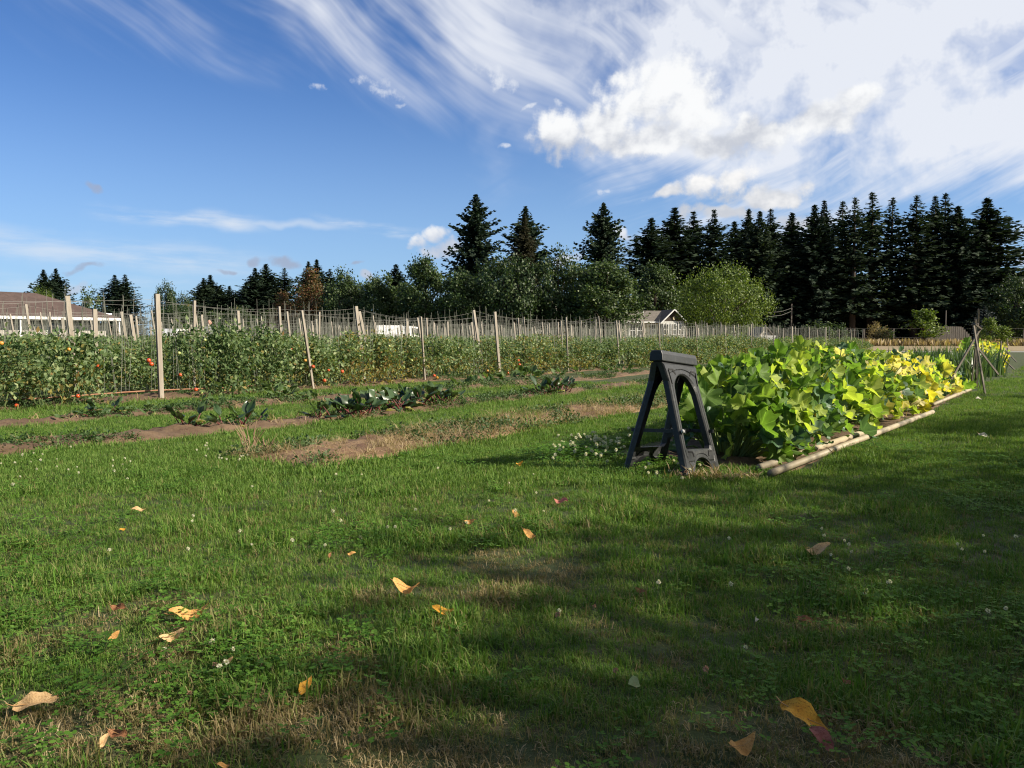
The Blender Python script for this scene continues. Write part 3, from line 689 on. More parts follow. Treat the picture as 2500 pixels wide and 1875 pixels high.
def build_house():
    Y = 100.0
    O = A(1600, 800, Y); e = empty('cream_house', (O.x, Y, 0), R(10))
    kx = Y / FPX
    H = 2.95
    # main body and its roof (local x to the right, -y to the camera)
    body = MB().box((-0.6, 3.0, H / 2), (7.2, 6.0, H)).build('wall', M['wall_cream_lit'], e); body['label'] = 'sunlit cream front wall'
    r = MB(); x0, x1 = -4.6, 3.4
    r.add([(x0, -0.5, H - 0.1), (x1, -0.5, H - 0.1), (x1, 3, H + 1.35), (x0, 3, H + 1.35), (x0, 6.4, H - 0.1), (x1, 6.4, H - 0.1)], [(0, 1, 2, 3), (3, 2, 5, 4), (0, 3, 4), (1, 5, 2)])
    rf = r.build('roof', M['roof_grey'], e)
    MB().beam((x0, -0.53, H - 0.14), (0.4, -0.53, H - 0.14), 0.16, 0.06).build('fascia', M['white'], rf)
    MB().tube([(-1.1, 1.4, H + 0.4), (-1.1, 1.4, H + 1.25)], 0.05, 6).build('vent_pipe', M['white'], rf)
    MB().beam((-3.6, 0.9, H + 0.56), (-3.0, 0.9, H + 0.56), 0.12, 0.6).build('skylight', M['glass'], rf)
    # gabled wing
    gx0, gx1, gy = 0.55, 3.35, -0.9
    gm = (gx0 + gx1) / 2
    MB().box((gm, 1.1, H / 2), (gx1 - gx0, 4.0, H)).build('wing_wall', M['wall_shaded'], e)
    MB().add([(gx0, gy - 0.012, H), (gx1, gy - 0.012, H), (gm, gy - 0.012, H + 1.25), (gx0, gy + 0.1, H), (gx1, gy + 0.1, H), (gm, gy + 0.1, H + 1.25)], [(0, 1, 2), (5, 4, 3), (0, 3, 4, 1), (1, 4, 5, 2), (2, 5, 3, 0)]).build('gable', M['soffit'], e)
    g = MB(); f = gy - 0.35
    g.add([(gx0 - 0.35, f, H - 0.27), (gm, f, H + 1.42), (gx1 + 0.35, f, H - 0.27), (gx0 - 0.35, 3.2, H - 0.27), (gm, 3.2, H + 1.42), (gx1 + 0.35, 3.2, H - 0.27)], [(0, 1, 4, 3), (1, 2, 5, 4)])
    gr = g.build('wing_roof', M['roof_grey'], e)
    for s_ in (gx0 - 0.35, gx1 + 0.35):
        MB().beam((s_, f - 0.02, H - 0.31), (gm, f - 0.02, H + 1.38), 0.14, 0.05, (0, 0, 1)).build('bargeboard', M['white'], gr)
    MB().box((gm, gy - 0.08, H + 0.35), (0.22, 0.1, 0.34)).build('gable_vent', M['wall_cream_lit'], e)
    def window(x, y, z, w, h):
        p = MB().box((x, y - 0.03, z), (w, 0.06, h)).build('window', M['glass'], e)
        for dx in (-w / 2 - 0.04, w / 2 + 0.04): MB().box((x + dx, y - 0.05, z), (0.09, 0.1, h + 0.18)).build('frame', M['white'], p)
        for dz in (-h / 2 - 0.04, 0.0, h / 2 + 0.04): MB().box((x, y - 0.055, z + dz), (w, 0.07, 0.08)).build('frame', M['white'], p)
        MB().box((x, y - 0.052, z), (0.06, 0.06, h)).build('frame', M['white'], p)
    for wx in (1.0, 1.95, 2.9): window(wx, gy, 1.95, 0.55, 1.2)
    window(-0.3, 0.0, 1.95, 0.5, 1.3)
    for wx in (-2.9, -1.9): window(wx, 0.0, 1.8, 0.72, 1.6)
    tag(e, 'cream house with grey roof and dark gabled wing beside the rounded tree', 'house')
build_house()

def small_shed():
    O = A(1858, 815, 72.0); e = empty('garden_shed', (O.x, O.y, 0), R(20))
    MB().box((0, 0, 0.6), (1.1, 1.2, 1.2)).build('wall', M['wall_grey'], e)
    MB().add([(-0.55, -0.61, 1.2), (0.55, -0.61, 1.2), (0, -0.61, 1.75), (-0.55, 0.61, 1.2), (0.55, 0.61, 1.2), (0, 0.61, 1.75)], [(0, 1, 2), (5, 4, 3), (0, 2, 5, 3), (1, 4, 5, 2)]).build('gable', M['wall_grey'], e)
    r = MB()
    r.beam((-0.38, -0.8, 1.50), (-0.38, 0.8, 1.50), 1.05, 0.05, (0.72, 0, 0.7)); r.build('roof', M['roof_grey'], e)
    MB().beam((0.38, -0.8, 1.50), (0.38, 0.8, 1.50), 1.05, 0.05, (-0.72, 0, 0.7)).build('roof', M['roof_grey'], e)
    MB().box((-0.1, -0.63, 1.25), (0.16, 0.05, 0.22)).build('vent', M['glass'], e)
    tag(e, 'tiny grey shed with pitched roof right of the rounded tree', 'shed')
    t = empty('water_tank', (A(1868, 815, 68.0).x, 68.0, 0), R(15))
    MB().box((0, 0, 0.55), (1.35, 0.9, 1.0)).build('tank', M['concrete'], t)
    MB().box((0, 0, 1.08), (1.42, 0.97, 0.06)).build('lid', M['white'], t)
    tag(t, 'pale boxy tank in front of the tiny shed', 'tank')
small_shed()

def low_shed():
    O = A(1130, 770, 92.0); e = empty('flat_roofed_shed', (O.x, 92.0, 0), R(-6))
    MB().box((0, 1.5, 1.5), (6.2, 3.0, 3.0)).build('wall', M['wall_grey'], e)
    MB().box((0, 1.4, 3.13), (6.8, 3.7, 0.14)).build('roof', M['concrete'], e)
    MB().box((1.2, -0.03, 1.0), (1.0, 0.06, 2.0)).build('door', M['white'], e)
    tag(e, 'low shed with pale flat roof under the trees', 'shed')
    O = A(1322, 735, 98.0); e = empty('shingled_house', (O.x, 98.0, 0), R(8))
    MB().box((0, 3, 1.5), (6.0, 6.0, 3.0)).build('wall', M['wall_grey'], e)
    MB().add([(-3.4, -0.5, 2.9), (3.4, -0.5, 2.9), (3.4, 3, 5.6), (-3.4, 3, 5.6), (-3.4, 6.5, 2.9), (3.4, 6.5, 2.9)], [(0, 1, 2, 3), (3, 2, 5, 4), (0, 3, 4), (1, 5, 2)]).build('roof', M['roof_grey'], e)
    for wx in (-1.6, 1.2):
        g = MB().box((wx, -0.03, 1.6), (1.0, 0.06, 1.1)).build('window', M['glass'], e)
        MB().box((wx, -0.05, 1.0), (1.2, 0.12, 0.08)).build('sill', M['white'], g)
    tag(e, 'house with grey shingled roof almost hidden between leafy trees', 'house')
low_shed()

def van(px, Y, label, rz, s=1.0):
    O = A(px, 800, Y); e = empty('parked_car', (O.x, Y, 0), rz); e.scale = (s, s, s)
    prof = [(-2.2, 0.35), (2.2, 0.35), (2.25, 0.85), (1.35, 1.02), (0.75, 1.62), (-1.5, 1.68), (-2.15, 1.1)]
    w = 0.85
    n = len(prof)
    vs = [(x, -w, z) for x, z in prof] + [(x, w, z) for x, z in prof]
    MB().add(vs, [tuple(range(n)), tuple(range(2 * n - 1, n - 1, -1))] + [(i, i + n, (i + 1) % n + n, (i + 1) % n) for i in range(n)]).build('body', M['white'], e)
    for x0, x1, z1 in ((-1.75, -0.6, 1.55), (-0.5, 0.75, 1.52)):
        for sgn in (-1, 1):
            MB().add([(x0, sgn * (w + 0.012), 1.08), (x1 + 0.35 * (x1 > 0), sgn * (w + 0.012), 1.08), (x1, sgn * (w + 0.012), z1), (x0 + 0.12, sgn * (w + 0.012), z1)], [(0, 1, 2, 3)]).build('window', M['glass'], e)
    MB().add([(1.38, -0.72, 1.06), (1.38, 0.72, 1.06), (0.80, 0.62, 1.60), (0.80, -0.62, 1.60)], [(0, 1, 2, 3)]).build('windscreen', M['glass'], e)
    for x in (-1.45, 1.4):
        for sgn in (-1, 1):
            MB().tube([(x, sgn * (w - 0.12), 0.33), (x, sgn * (w + 0.05), 0.33)], 0.33, 14).build('wheel', M['rubber'], e)
    for sgn in (-1, 1): MB().box((2.22, sgn * 0.6, 0.75), (0.1, 0.3, 0.16)).build('headlight', M['concrete'], e)
    tag(e, label, 'car', 'cars parked behind the rows')
van(950, 62, 'white parked car glimpsed through the stakes, left of the pale shed roof', R(100), 1.1)
van(988, 66, 'white parked car right behind the other white car', R(85), 1.1)
van(452, 46, 'white parked car glimpsed behind the stakes near the bending person', R(70), 0.85)

def person():
    O = A(511, 790, 40.0)
    e = empty('person', (O.x, O.y, 0), R(20))
    sk = [((0, 0, 0.92), 0.15), ((0, 0.02, 1.15), 0.145), ((0, 0.02, 1.38), 0.16), ((0, 0, 1.50), 0.06), ((0, -0.02, 1.62), 0.085),
          ((-0.19, 0.02, 1.42), 0.07), ((-0.27, -0.02, 1.15), 0.05), ((-0.24, -0.22, 0.98), 0.04), ((0.19, 0.02, 1.42), 0.07), ((0.27, -0.02, 1.15), 0.05), ((0.24, -0.22, 0.98), 0.04),
          ((-0.1, 0, 0.88), 0.10), ((-0.11, -0.02, 0.48), 0.07), ((-0.11, 0.03, 0.06), 0.05), ((0.1, 0, 0.88), 0.10), ((0.11, -0.02, 0.48), 0.07), ((0.11, 0.03, 0.06), 0.05), ((-0.11, -0.13, 0.03), 0.04), ((0.11, -0.13, 0.03), 0.04)]
    ed = [(0, 1), (1, 2), (2, 3), (3, 4), (2, 5), (5, 6), (6, 7), (2, 8), (8, 9), (9, 10), (0, 11), (11, 12), (12, 13), (0, 14), (14, 15), (15, 16), (13, 17), (16, 18)]
    me = bpy.data.meshes.new('body'); me.from_pydata([p for p, _ in sk], ed, [])
    me.materials.append(mat('grey_shirt', (0.20, 0.21, 0.22), None, 0.9))
    o = link('body', me, e)
    sm = o.modifiers.new('skin', 'SKIN')
    for i, (_, r) in enumerate(sk): me.skin_vertices[0].data[i].radius = (r, r)
    me.skin_vertices[0].data[0].use_root = True
    sb = o.modifiers.new('sub', 'SUBSURF'); sb.levels = 2; sb.render_levels = 2
    hd = MB().ball((0, -0.02, 1.66), 0.115, 12, 9, sq=(0.86, 1.0, 1.18))
    hd.ball((0, -0.135, 1.65), 0.022, 6, 4); hd.ball((-0.1, -0.01, 1.65), 0.03, 6, 4, sq=(0.5, 1, 1.2)); hd.ball((0.1, -0.01, 1.65), 0.03, 6, 4, sq=(0.5, 1, 1.2))
    hd.build('head', mat('skin', (0.46, 0.25, 0.18), (0.42, 0.22, 0.16), 0.6, 5), e, True)
    tag(e, 'person in a grey top standing among the far tomato rows', 'person')
person()

# ------------------------------------------------------------------ fences, poles far right
def far_post(px, ptop, Y, w, label, group=None, m='wood_grey', name='fence_post', lean=0.0):
    t = A(px, ptop, Y)
    b = MB().beam((0, 0, -0.2), (lean, 0, t.z), w, w, (0, 1, 0))
    o = b.build(name, M[m]); o.location = (t.x, Y, 0)
    return tag(o, label, 'post', group)
POSTS = [2068, 2086, 2110, 2182, 2252, 2500, 2590]
for i, px in enumerate(POSTS):
    far_post(px, 802 + (i % 3), 101, 0.16, 'dark post of the far wire fence, %s from the left' % ORD[i], 'posts of the far wire fence')
wf = MB()
for z in (1.0, 2.05):
    p = [Vector((A(px, 803, 101).x, 101, z)) for px in POSTS]
    wf.tube(p, 0.007, 4)
tag(wf.build('fence_wire', M['wire']), 'thin wires strung along the far post fence', 'wire')
far_post(1933, 742, 118, 0.16, 'tall grey utility pole in front of the firs', name='utility_pole')
far_post(2310, 758, 104, 0.10, 'thin tall pole rising behind the board fence', name='pole')
wr = MB(); p0 = A(1876, 763, 90); p1 = A(1933, 752, 118)
for dz in (0, -0.45): wr.tube([p0 + Vector((0, 0, dz)), p0.lerp(p1, 0.5) + Vector((0, 0, dz - 0.2)), p1 + Vector((0, 0, dz))], 0.02, 4)
tag(wr.build('power_line', M['wire']), 'pair of thin wires between the rounded tree and the utility pole', 'wire')
def board_fence():
    Y = 97.0; e = empty('board_fence', (A(2315, 820, Y).x, Y, 0))
    x0, x1 = A(2262, 820, Y).x - e.location.x, A(2372, 820, Y).x - e.location.x
    n = 22
    for i in range(n):
        f = (i + 0.5) / n; x = x0 + (x1 - x0) * f
        top = 2.15 + 0.12 * math.sin(f * 3.0) - max(0, f - 0.78) * 5.2
        MB().box((x, random.uniform(-0.012, 0.012), top / 2), ((x1 - x0) / n - 0.03, 0.03, top)).build('board', M['wood_grey'], e)
    for z in (0.4, 1.0): MB().beam((x0, 0.04, z), (x1, 0.04, z), 0.1, 0.05).build('rail', M['wood_grey'], e)
    MB().beam((x0 - 0.05, -0.06, -0.1), (x0 - 0.05, -0.06, 2.2), 0.16, 0.16, (0, 1, 0)).build('post', M['wood_grey'], e)
    MB().beam((x0 - 2.35, -0.2, 0.05), (x0 - 0.1, -0.1, 1.35), 0.12, 0.12, (0, 1, 0)).build('brace', M['wood_grey'], e)
    tag(e, 'weathered board fence with curved top and diagonal brace', 'fence')
board_fence()

# ------------------------------------------------------------------ tomato rows: stakes, strings, plants
ROWS = [11.7 + 2.1 * i for i in range(13)]
ROWN = ['front'] + ORD[1:]
def row_range(s): return 0.436 * s - 1.2, 57.0
stake_m = [MB().box((0, 0, 0.80), (0.078, 0.036, 1.6)).mesh('stake', M['wood']), MB().box((0, 0, 0.80), (0.046, 0.032, 1.6)).mesh('stake', M['wood']), MB().box((0, 0, 0.80), (0.034, 0.034, 1.6)).mesh('stake', M['wood'])]
ang = math.atan2(U[1], U[0])
STK = {}
for ri, s in enumerate(ROWS):
    t0, t1 = row_range(s); rng = random.Random(50 + ri)
    t = 7.22 if ri == 0 else (7.05 if ri == 1 else t0 + rng.uniform(0, 2.9))
    lst = []; k = 0
    while t < t1:
        o = bpy.data.objects.new('stake', stake_m[0 if (ri < 2 and k == 0) else rng.choice((0, 1, 1, 2))]); COL.objects.link(o)
        p = ST(s - 0.26 + rng.uniform(-0.06, 0.06), t); o.location = (p.x, p.y, gzf(p.x, p.y) - 0.06)
        lean = R(-1.0) if (ri == 0 and k == 0) else R(-rng.gauss(6.5, 3.0))
        if ri == 0 and k == 3: lean = R(-11)
        o.rotation_euler = Euler((R(rng.gauss(0, 2)), lean, ang + R(rng.gauss(0, 6))), 'XYZ')
        hs = {0: 1.57, 1: 1.60}.get(ri, 1.55) if k == 0 and ri < 2 else rng.uniform(1.42, 1.56) if ri == 0 else rng.uniform(1.45, 1.72)
        if ri == 0 and k == 2: hs = 1.36
        o.scale = (1, 1, (hs + 0.06) / 1.6)
        if ri < 3:
            lab = 'tall wide weathered stake standing clear at the gap in the front tomato row' if (ri == 0 and k == 0) else 'weathered wooden stake, %s from the left in the %s tomato row' % (ORD[k], ROWN[ri])
            if ri == 0 and k == 3: lab = 'weathered stake leaning hard to the left, fourth in the front tomato row'
            tag(o, lab, 'stake', 'stakes of the %s tomato row' % ROWN[ri])
        else:
            tag(o, 'pale wooden stake standing in the %s tomato row from the lawn' % ROWN[ri], 'stake', 'stakes of the %s tomato row' % ROWN[ri])
        lst.append((t, hs)); k += 1
        t += rng.gauss(2.95, 0.12) if ri == 0 else rng.gauss(2.35, 0.25)
    STK[ri] = lst
    # strings and wires of this row
    e = empty('string_trellis', ST(0, 0))
    top = MB(); tw = MB(); bt = MB()
    ts = [t0 - 1.0] + [q for q, _ in lst]; hz = [1.4] + [h - 0.06 for _, h in lst]
    pts = []
    for j in range(len(ts) - 1):
        for f in (0, 0.25, 0.5, 0.75):
            tt = ts[j] + (ts[j + 1] - ts[j]) * f
            pts.append((tt, hz[j] + (hz[j + 1] - hz[j]) * f - 0.2 * f * (1 - f)))
    pts.append((ts[-1], hz[-1]))
    top.tube([ST(s, a, z) for a, z in pts], 0.002, 4); top.build('top_wire', M['wire'], e)
    PT = np.array(pts)
    if ri == 0:
        bt.tube([ST(s - 0.03, a, 0.12 + 0.01 * math.sin(a * 2)) for a in np.arange(5.2, 9.4, 0.4)], 0.011, 6); bt.build('bottom_rod', M['rust'], e)
    a = ts[0] + 0.1; wdt = 0.0028 if ri < 3 else 0.0030
    while a < ts[-1]:
        z = np.interp(a, PT[:, 0], PT[:, 1])
        for q in range(rng.choice((1, 2, 2, 3))):
            b = a + rng.uniform(-0.12, 0.12); low = 0.12 if ri == 0 else 0.55
            zt = z + (rng.uniform(0.05, 0.22) if rng.random() < 0.35 else 0.0)
            tw.tube([ST(s + rng.uniform(-0.02, 0.02), a, zt), ST(s + rng.uniform(-0.1, 0.06), b, low)], wdt, 3)
        a += rng.uniform(0.16, 0.36)
    tag(tw.build('twine', M['twine'], e), kind='stuff')
    tag(e, 'pale vertical strings hanging from a wire along the %s tomato row' % ROWN[ri], 'trellis', 'string trellises of the tomato rows')

def tomato_mesh(seed, n=1500, wid=0.62, dep=0.40, h=0.84, yellow=0.07, dens=1.0):
    rng = np.random.default_rng(seed)
    nc = 34
    C = np.stack([rng.uniform(-wid, wid, nc), rng.uniform(-dep, dep, nc), rng.random(nc) ** 0.8 * (h - 0.08) + 0.05], 1)
    C[:, 1] *= np.where(C[:, 2] > 0.75 * h, 0.6, 1.0)
    idx = rng.integers(0, nc, n)
    off = rng.normal(size=(n, 3)) * np.array([0.10, 0.09, 0.085])
    P = C[idx] + off; P[:, 2] = np.abs(P[:, 2])
    D = unit(off) * 0.6 + rng.normal(size=(n, 3)) * 0.5 + np.array([0, -0.15, -0.35])
    L = rng.uniform(0.045, 0.095, n)
    # upright shoots at the top
    ns = 34
    for _ in range(ns):
        x, y = rng.uniform(-wid, wid), rng.normal() * dep * 0.4
        k = rng.integers(4, 9); zz = h * rng.uniform(0.82, 0.95) + np.linspace(0, rng.uniform(0.03, 0.2), k)
        p = np.stack([x + np.linspace(0, rng.normal() * 0.08, k), y + np.linspace(0, rng.normal() * 0.05, k), zz], 1)
        P = np.concatenate([P, p]); D = np.concatenate([D, rng.normal(size=(k, 3)) * 0.7 + np.array([0, 0, 0.35])]); L = np.concatenate([L, rng.uniform(0.03, 0.075, k)])
    mi = (rng.random(len(P)) < yellow * (0.35 + 2.2 * np.clip(0.55 - P[:, 2], 0, 1))).astype(int)
    fol = quads('foliage', leaf_quads(P, D, L, L * 0.28, rng), [M['tomato_leaf'], M['tomato_yellow']], mi)
    sb = MB()
    for _ in range(9):
        x, y = rng.uniform(-wid, wid) * 0.8, rng.normal() * 0.1
        sb.tube([(x * 0.6, y * 0.5, 0), (x + rng.normal() * 0.05, y, h * 0.5), (x + rng.normal() * 0.12, y + rng.normal() * 0.08, h * 0.97)], [0.009, 0.007, 0.003], 4)
    return fol, sb.mesh('stems', M['stem'])
TOM = [tomato_mesh(70 + i, 1650, yellow=y) for i, y in enumerate((0.2, 0.4, 0.1, 0.7, 0.3, 0.15))]
BUSH = tomato_mesh(80, 2600, 0.62, 0.55, 0.98, 0.05)
SPARSE = tomato_mesh(81, 420, 0.5, 0.25, 0.75, 0.3)
front = []
for ri, s in enumerate(ROWS[:4]):
    t0, t1 = row_range(s); rng = random.Random(90 + ri); t = t0; k = 0
    if ri > 1: t1 = 50
    while t < t1:
        gap = ri == 0 and 5.85 < t < 7.65
        pair = TOM[rng.randrange(6)]
        if ri == 0 and 7.9 < t < 9.2: pair = BUSH
        if ri == 0 and 15.2 < t < 16.0: pair = SPARSE
        if not gap:
            p = ST(s + rng.uniform(-0.05, 0.05) - (0.3 if ri == 0 and t < 5.8 else 0), t)
            e = empty('tomato_plant', (p.x, p.y, gzf(p.x, p.y)), ang + (math.pi if rng.random() < 0.5 and pair is not BUSH else 0) + R(rng.gauss(0, 5)))
            hsc = rng.uniform(0.74, 1.10) * (1.0 if ri == 0 else 0.98)
            if pair is BUSH: hsc = 1.05
            e.scale = (1.0, 1.0, hsc)
            link('foliage', pair[0], e); link('stems', pair[1], e)
            k += 1
            lab = 'leafy tomato plant, %s from the left in the %s row' % (ORD[k - 1], ROWN[ri])
            if pair is BUSH: lab = 'lush dark green tomato bush right of the tall wide stake' if not any(q[2] == 'b' for q in front) else 'lush tomato bush, second right of the tall wide stake'
            if pair is SPARSE: lab = 'thin dark gap of a withered tomato plant in the front row'
            tag(e, lab, 'tomato plant', 'tomato plants of the %s row' % ROWN[ri])
            if ri == 0: front.append((t, e, 'b' if pair is BUSH else ''))
        t += rng.uniform(0.80, 0.95)
# rows beyond: one mass of foliage each
def far_row(s, seed):
    rng = np.random.default_rng(seed); t0, t1 = row_range(s); n = int((t1 - t0) * 190)
    tt = rng.uniform(t0, t1, n); c = fbm(tt * 1.1, np.full(n, s), 3)
    zz = rng.random(n) ** 0.6 * (0.62 + 0.5 * c)
    ss_ = s + rng.normal(size=n) * 0.22
    P = np.stack([ss_ * V[0] + tt * U[0], ss_ * V[1] + tt * U[1], zz], 1)
    L = rng.uniform(0.10, 0.19, n)
    return quads('tomato_hedge', leaf_quads(P, rng.normal(size=(n, 3)) + np.array([0, 0, 0.2]), L, L * 0.3, rng), M['tomato_leaf'])
for ri, s in enumerate(ROWS[4:], 4):
    tag(link('tomato_hedge', far_row(s, 200 + ri)), 'green band of tomato foliage in the %s row from the lawn' % ROWN[ri], 'tomato plants', 'far rows of tomato foliage', 'stuff')
# fruit on the front row
fruit = {m: MB().ball((0, 0, 0), 0.028, 9, 7, sq=(1, 1, 0.88)).mesh('tomato', M[m], True) for m in ('red_fruit', 'orange_fruit', 'green_fruit')}
FR = [(363, 880, 'red_fruit', 1.3), (369, 889, 'red_fruit', 1.3), (240, 895, 'red_fruit', 1.2), (195, 912, 'red_fruit', 1.2), (204, 911, 'orange_fruit', 1.0), (246, 857, 'orange_fruit', 1.1), (168, 853, 'orange_fruit', 1.0), (3, 838, 'orange_fruit', 1.1), (764, 895, 'red_fruit', 1.3), (745, 880, 'orange_fruit', 1.1), (835, 907, 'red_fruit', 1.4), (792, 929, 'red_fruit', 1.3), (1265, 880, 'red_fruit', 1.4), (1268, 890, 'red_fruit', 1.3), (1190, 917, 'red_fruit', 1.3), (1060, 917, 'red_fruit', 1.2), (1067, 922, 'orange_fruit', 1.2), (478, 951, 'red_fruit', 1.2), (440, 915, 'red_fruit', 1.0), (711, 853, 'red_fruit', 0.9), (490, 958, 'green_fruit', 1.2), (190, 967, 'red_fruit', 1.1), (40, 990, 'red_fruit', 1.0), (1190, 905, 'orange_fruit', 1.0), (802, 904, 'red_fruit', 0.9), (878, 868, 'green_fruit', 1.0), (500, 830, 'green_fruit', 1.0), (437, 862, 'green_fruit', 1.0), (950, 845, 'green_fruit', 1.0), (1005, 880, 'green_fruit', 1.0), (1240, 910, 'red_fruit', 1.0)]
def on_row_plane(px, py, s):
    d = ray(px, py); dn = d.x * V[0] + d.y * V[1]
    k = s / dn
    return Vector((d.x * k, d.y * k, CAM_H + d.z * k))
bpy.context.view_layer.update()
for px, py, m, sc in FR:
    p = on_row_plane(px, py, 11.7 - 0.38); t = st_of(p)[1]
    host = min(front, key=lambda q: abs(q[0] - t))[1]
    o = link('tomato', fruit[m], host)
    o.matrix_parent_inverse = host.matrix_world.inverted()
    o.location = p; o.scale = (sc, sc, sc)

# ------------------------------------------------------------------ squash bed
def squash_leaf(seed, droop=0.0):
    rng = np.random.default_rng(seed); n = 28
    th = np.linspace(-math.pi, math.pi, n, endpoint=False)
    rad = 0.86 + 0.10 * np.cos(5 * th + 0.2) + rng.normal(size=n) * 0.05 + 0.05 * np.where(np.arange(n) % 2, 1, -1) + 0.1 * np.cos(th)
    notch = np.exp(-((np.abs(th) - math.pi) / 0.22) ** 2); rad *= 1 - 0.62 * notch
    ph = rng.random() * 6.28; b = MB(); vs = [(0, 0, 0)]
    cup = rng.uniform(-0.15, 0.40); bend = rng.uniform(0.05, 0.45) + droop; fold = rng.uniform(-0.25, 0.75)
    for q in (0.5, 1.0):
        for k in range(n):
            r = rad[k] * q; x, y = r * math.cos(th[k]), r * math.sin(th[k])
            z = cup * r * r + 0.19 * math.sin(5 * th[k] + ph) * q ** 2 + fold * abs(y) * 0.6 - bend * max(0, x) ** 2 * 0.7 + rng.normal() * 0.045 * q
            vs.append((x, y, z))
    fs = [(0, 1 + k, 1 + (k + 1) % n) for k in range(n)] + [(1 + k, 1 + n + k, 1 + n + (k + 1) % n, 1 + (k + 1) % n) for k in range(n)]
    return b.add(vs, fs).mesh('leaf', M['pumpkin_green'], True)
SQ = [squash_leaf(300 + i) for i in range(10)] + [squash_leaf(320 + i, 0.6) for i in range(4)]
bl = MB()
for k in range(5):
    a = 2 * math.pi * k / 5; c, s_ = math.cos(a), math.sin(a)
    bl.add([(0, 0, 0), (0.028 * c - 0.016 * s_, 0.028 * s_ + 0.016 * c, 0.045), (0.05 * c, 0.05 * s_, 0.085), (0.028 * c + 0.016 * s_, 0.028 * s_ - 0.016 * c, 0.045)], [(0, 1, 2, 3)])
BLOSSOM = bl.mesh('blossom', M['blossom'])

def squash_plant(s, t, n, seed, label, group, hmax=0.80, half=0.62, yel=0.0, pale=0.0, size=1.0, blossoms=0, span=0.55, clip_front=None, stuff=False):
    rng = random.Random(seed)
    p = ST(s, t); z0 = gzf(p.x, p.y)
    e = empty('squash_plant', (p.x, p.y, z0), ang)      # local x along the row, local y across it (to the left)
    sb = MB()
    for k in range(n):
        ds = rng.uniform(-half, half if clip_front is None else half * 0.55); dt = rng.uniform(-span, span)
        if clip_front is not None: dt = max(dt, clip_front + rng.uniform(0, 0.1))
        top = hmax * (1 - 0.72 * abs(ds / (half + 0.12)) ** 2.4) * rng.uniform(0.86, 1.10)
        if clip_front is not None: top *= min(1, 0.62 + 0.9 * (dt - clip_front))
        zz = max(0.07, top * rng.random() ** 0.55)
        r = size * rng.choice((rng.uniform(0.05, 0.085), rng.uniform(0.065, 0.105), rng.uniform(0.09, 0.138)))
        out = Vector((dt * 0.4, ds * 1.2, 0)); out = out / max(0.2, out.length) * min(1.0, abs(ds) / half + 0.15)
        nrm = (Vector((0, 0, 0.75)) + out * 0.7 + Vector((rng.gauss(0, 0.5), rng.gauss(0, 0.5), 0))).normalized()
        if rng.random() < 0.34: nrm = (nrm * 0.4 + Vector((rng.gauss(0, 1), rng.gauss(0, 1), 0.1))).normalized()
        tipd = out + Vector((rng.gauss(0, 0.7), rng.gauss(0, 0.7), 0))
        ys = tipd - nrm * tipd.dot(nrm)
        if ys.length < 0.05: ys = nrm.orthogonal()
        xa = ys.normalized(); ya = nrm.cross(xa)
        Mx = Matrix((xa, ya, nrm)).transposed().to_4x4()
        u = rng.random()
        lit = zz / max(top, 0.01)
        wy = yel * (1.5 if ds < 0 else 0.5)
        mm = 'pumpkin_pale' if u < pale * (1.5 if ds < 0 else 0.5) else 'pumpkin_yellow' if u < (pale + wy) else 'pumpkin_lime' if u > (0.80 if t < 9 else 0.70) else 'pumpkin_blue' if u > 0.58 else 'pumpkin_green'
        me = SQ[rng.randrange(10)] if mm != 'pumpkin_pale' else SQ[10 + rng.randrange(4)]
        o = link('leaf', me, e)
        pos = Vector((dt, ds, zz))
        o.matrix_local = Matrix.Translation(pos) @ Mx @ Matrix.Diagonal((r, r, r, 1))
        o.material_slots[0].link = 'OBJECT'; o.material_slots[0].material = M[mm]
        base = Vector((dt * 0.45, ds * 0.35, 0)); mid = base.lerp(pos, 0.55) + Vector((0, 0, 0.05))
        sb.tube([base, mid, pos], [0.009, 0.008, 0.005], 5)
    sb.build('stems', M['stem_pale'], e)
    for k in range(blossoms):
        o = link('blossom', BLOSSOM, e); o.location = (rng.uniform(-span, span) * 0.8, -half * rng.uniform(0.75, 1.0), rng.uniform(0.12, 0.3))
        o.rotation_euler = (rng.uniform(0.3, 1.2), rng.uniform(-0.4, 0.4), 0); o.scale = (0.55, 0.55, 0.75)
    return tag(e, label, 'squash plant', group)
NP = 11
for i in range(NP):
    t = 6.35 + i * 0.98
    f = i / (NP - 1)
    lab = 'large leaved squash plant at the near end of the bed, behind the sawhorse' if i == 0 else 'large leaved squash plant, %s from the sawhorse along the bed' % ORD[i]
    yel = (0.0, 0.02, 0.04, 0.08, 0.18, 0.26, 0.30, 0.24, 0.14, 0.08, 0.05)[i]; pale = (0, 0, 0.01, 0.03, 0.09, 0.13, 0.11, 0.08, 0.04, 0.02, 0.02)[i]
    if yel > 0.2: lab = 'squash plant with many yellowed leaves, %s from the sawhorse along the bed' % ORD[i]
    squash_plant(2.30, t, (180, 172, 160, 146, 132, 118, 106, 96, 86, 76, 66)[i], 400 + i, lab, 'squash plants in the piped bed', (0.74, 0.78, 0.78, 0.83, 0.80, 0.74, 0.72, 0.70, 0.67, 0.63, 0.54)[i], 0.66, yel, pale, 1.0, (1, 2, 0, 1, 0, 1, 0, 0, 0, 0, 0)[i], 0.55, -0.5 if i == 0 else None)
for i in range(6):
    squash_plant(2.55 + 0.13 * i, 25.5 + i * 2.4, 34, 440 + i, 'yellow green squash plant beyond the strap leaved clumps, %s along' % ORD[i], 'far squash plants', 0.80, 0.75, 0.45, 0.04, 1.15, 0, 1.0)

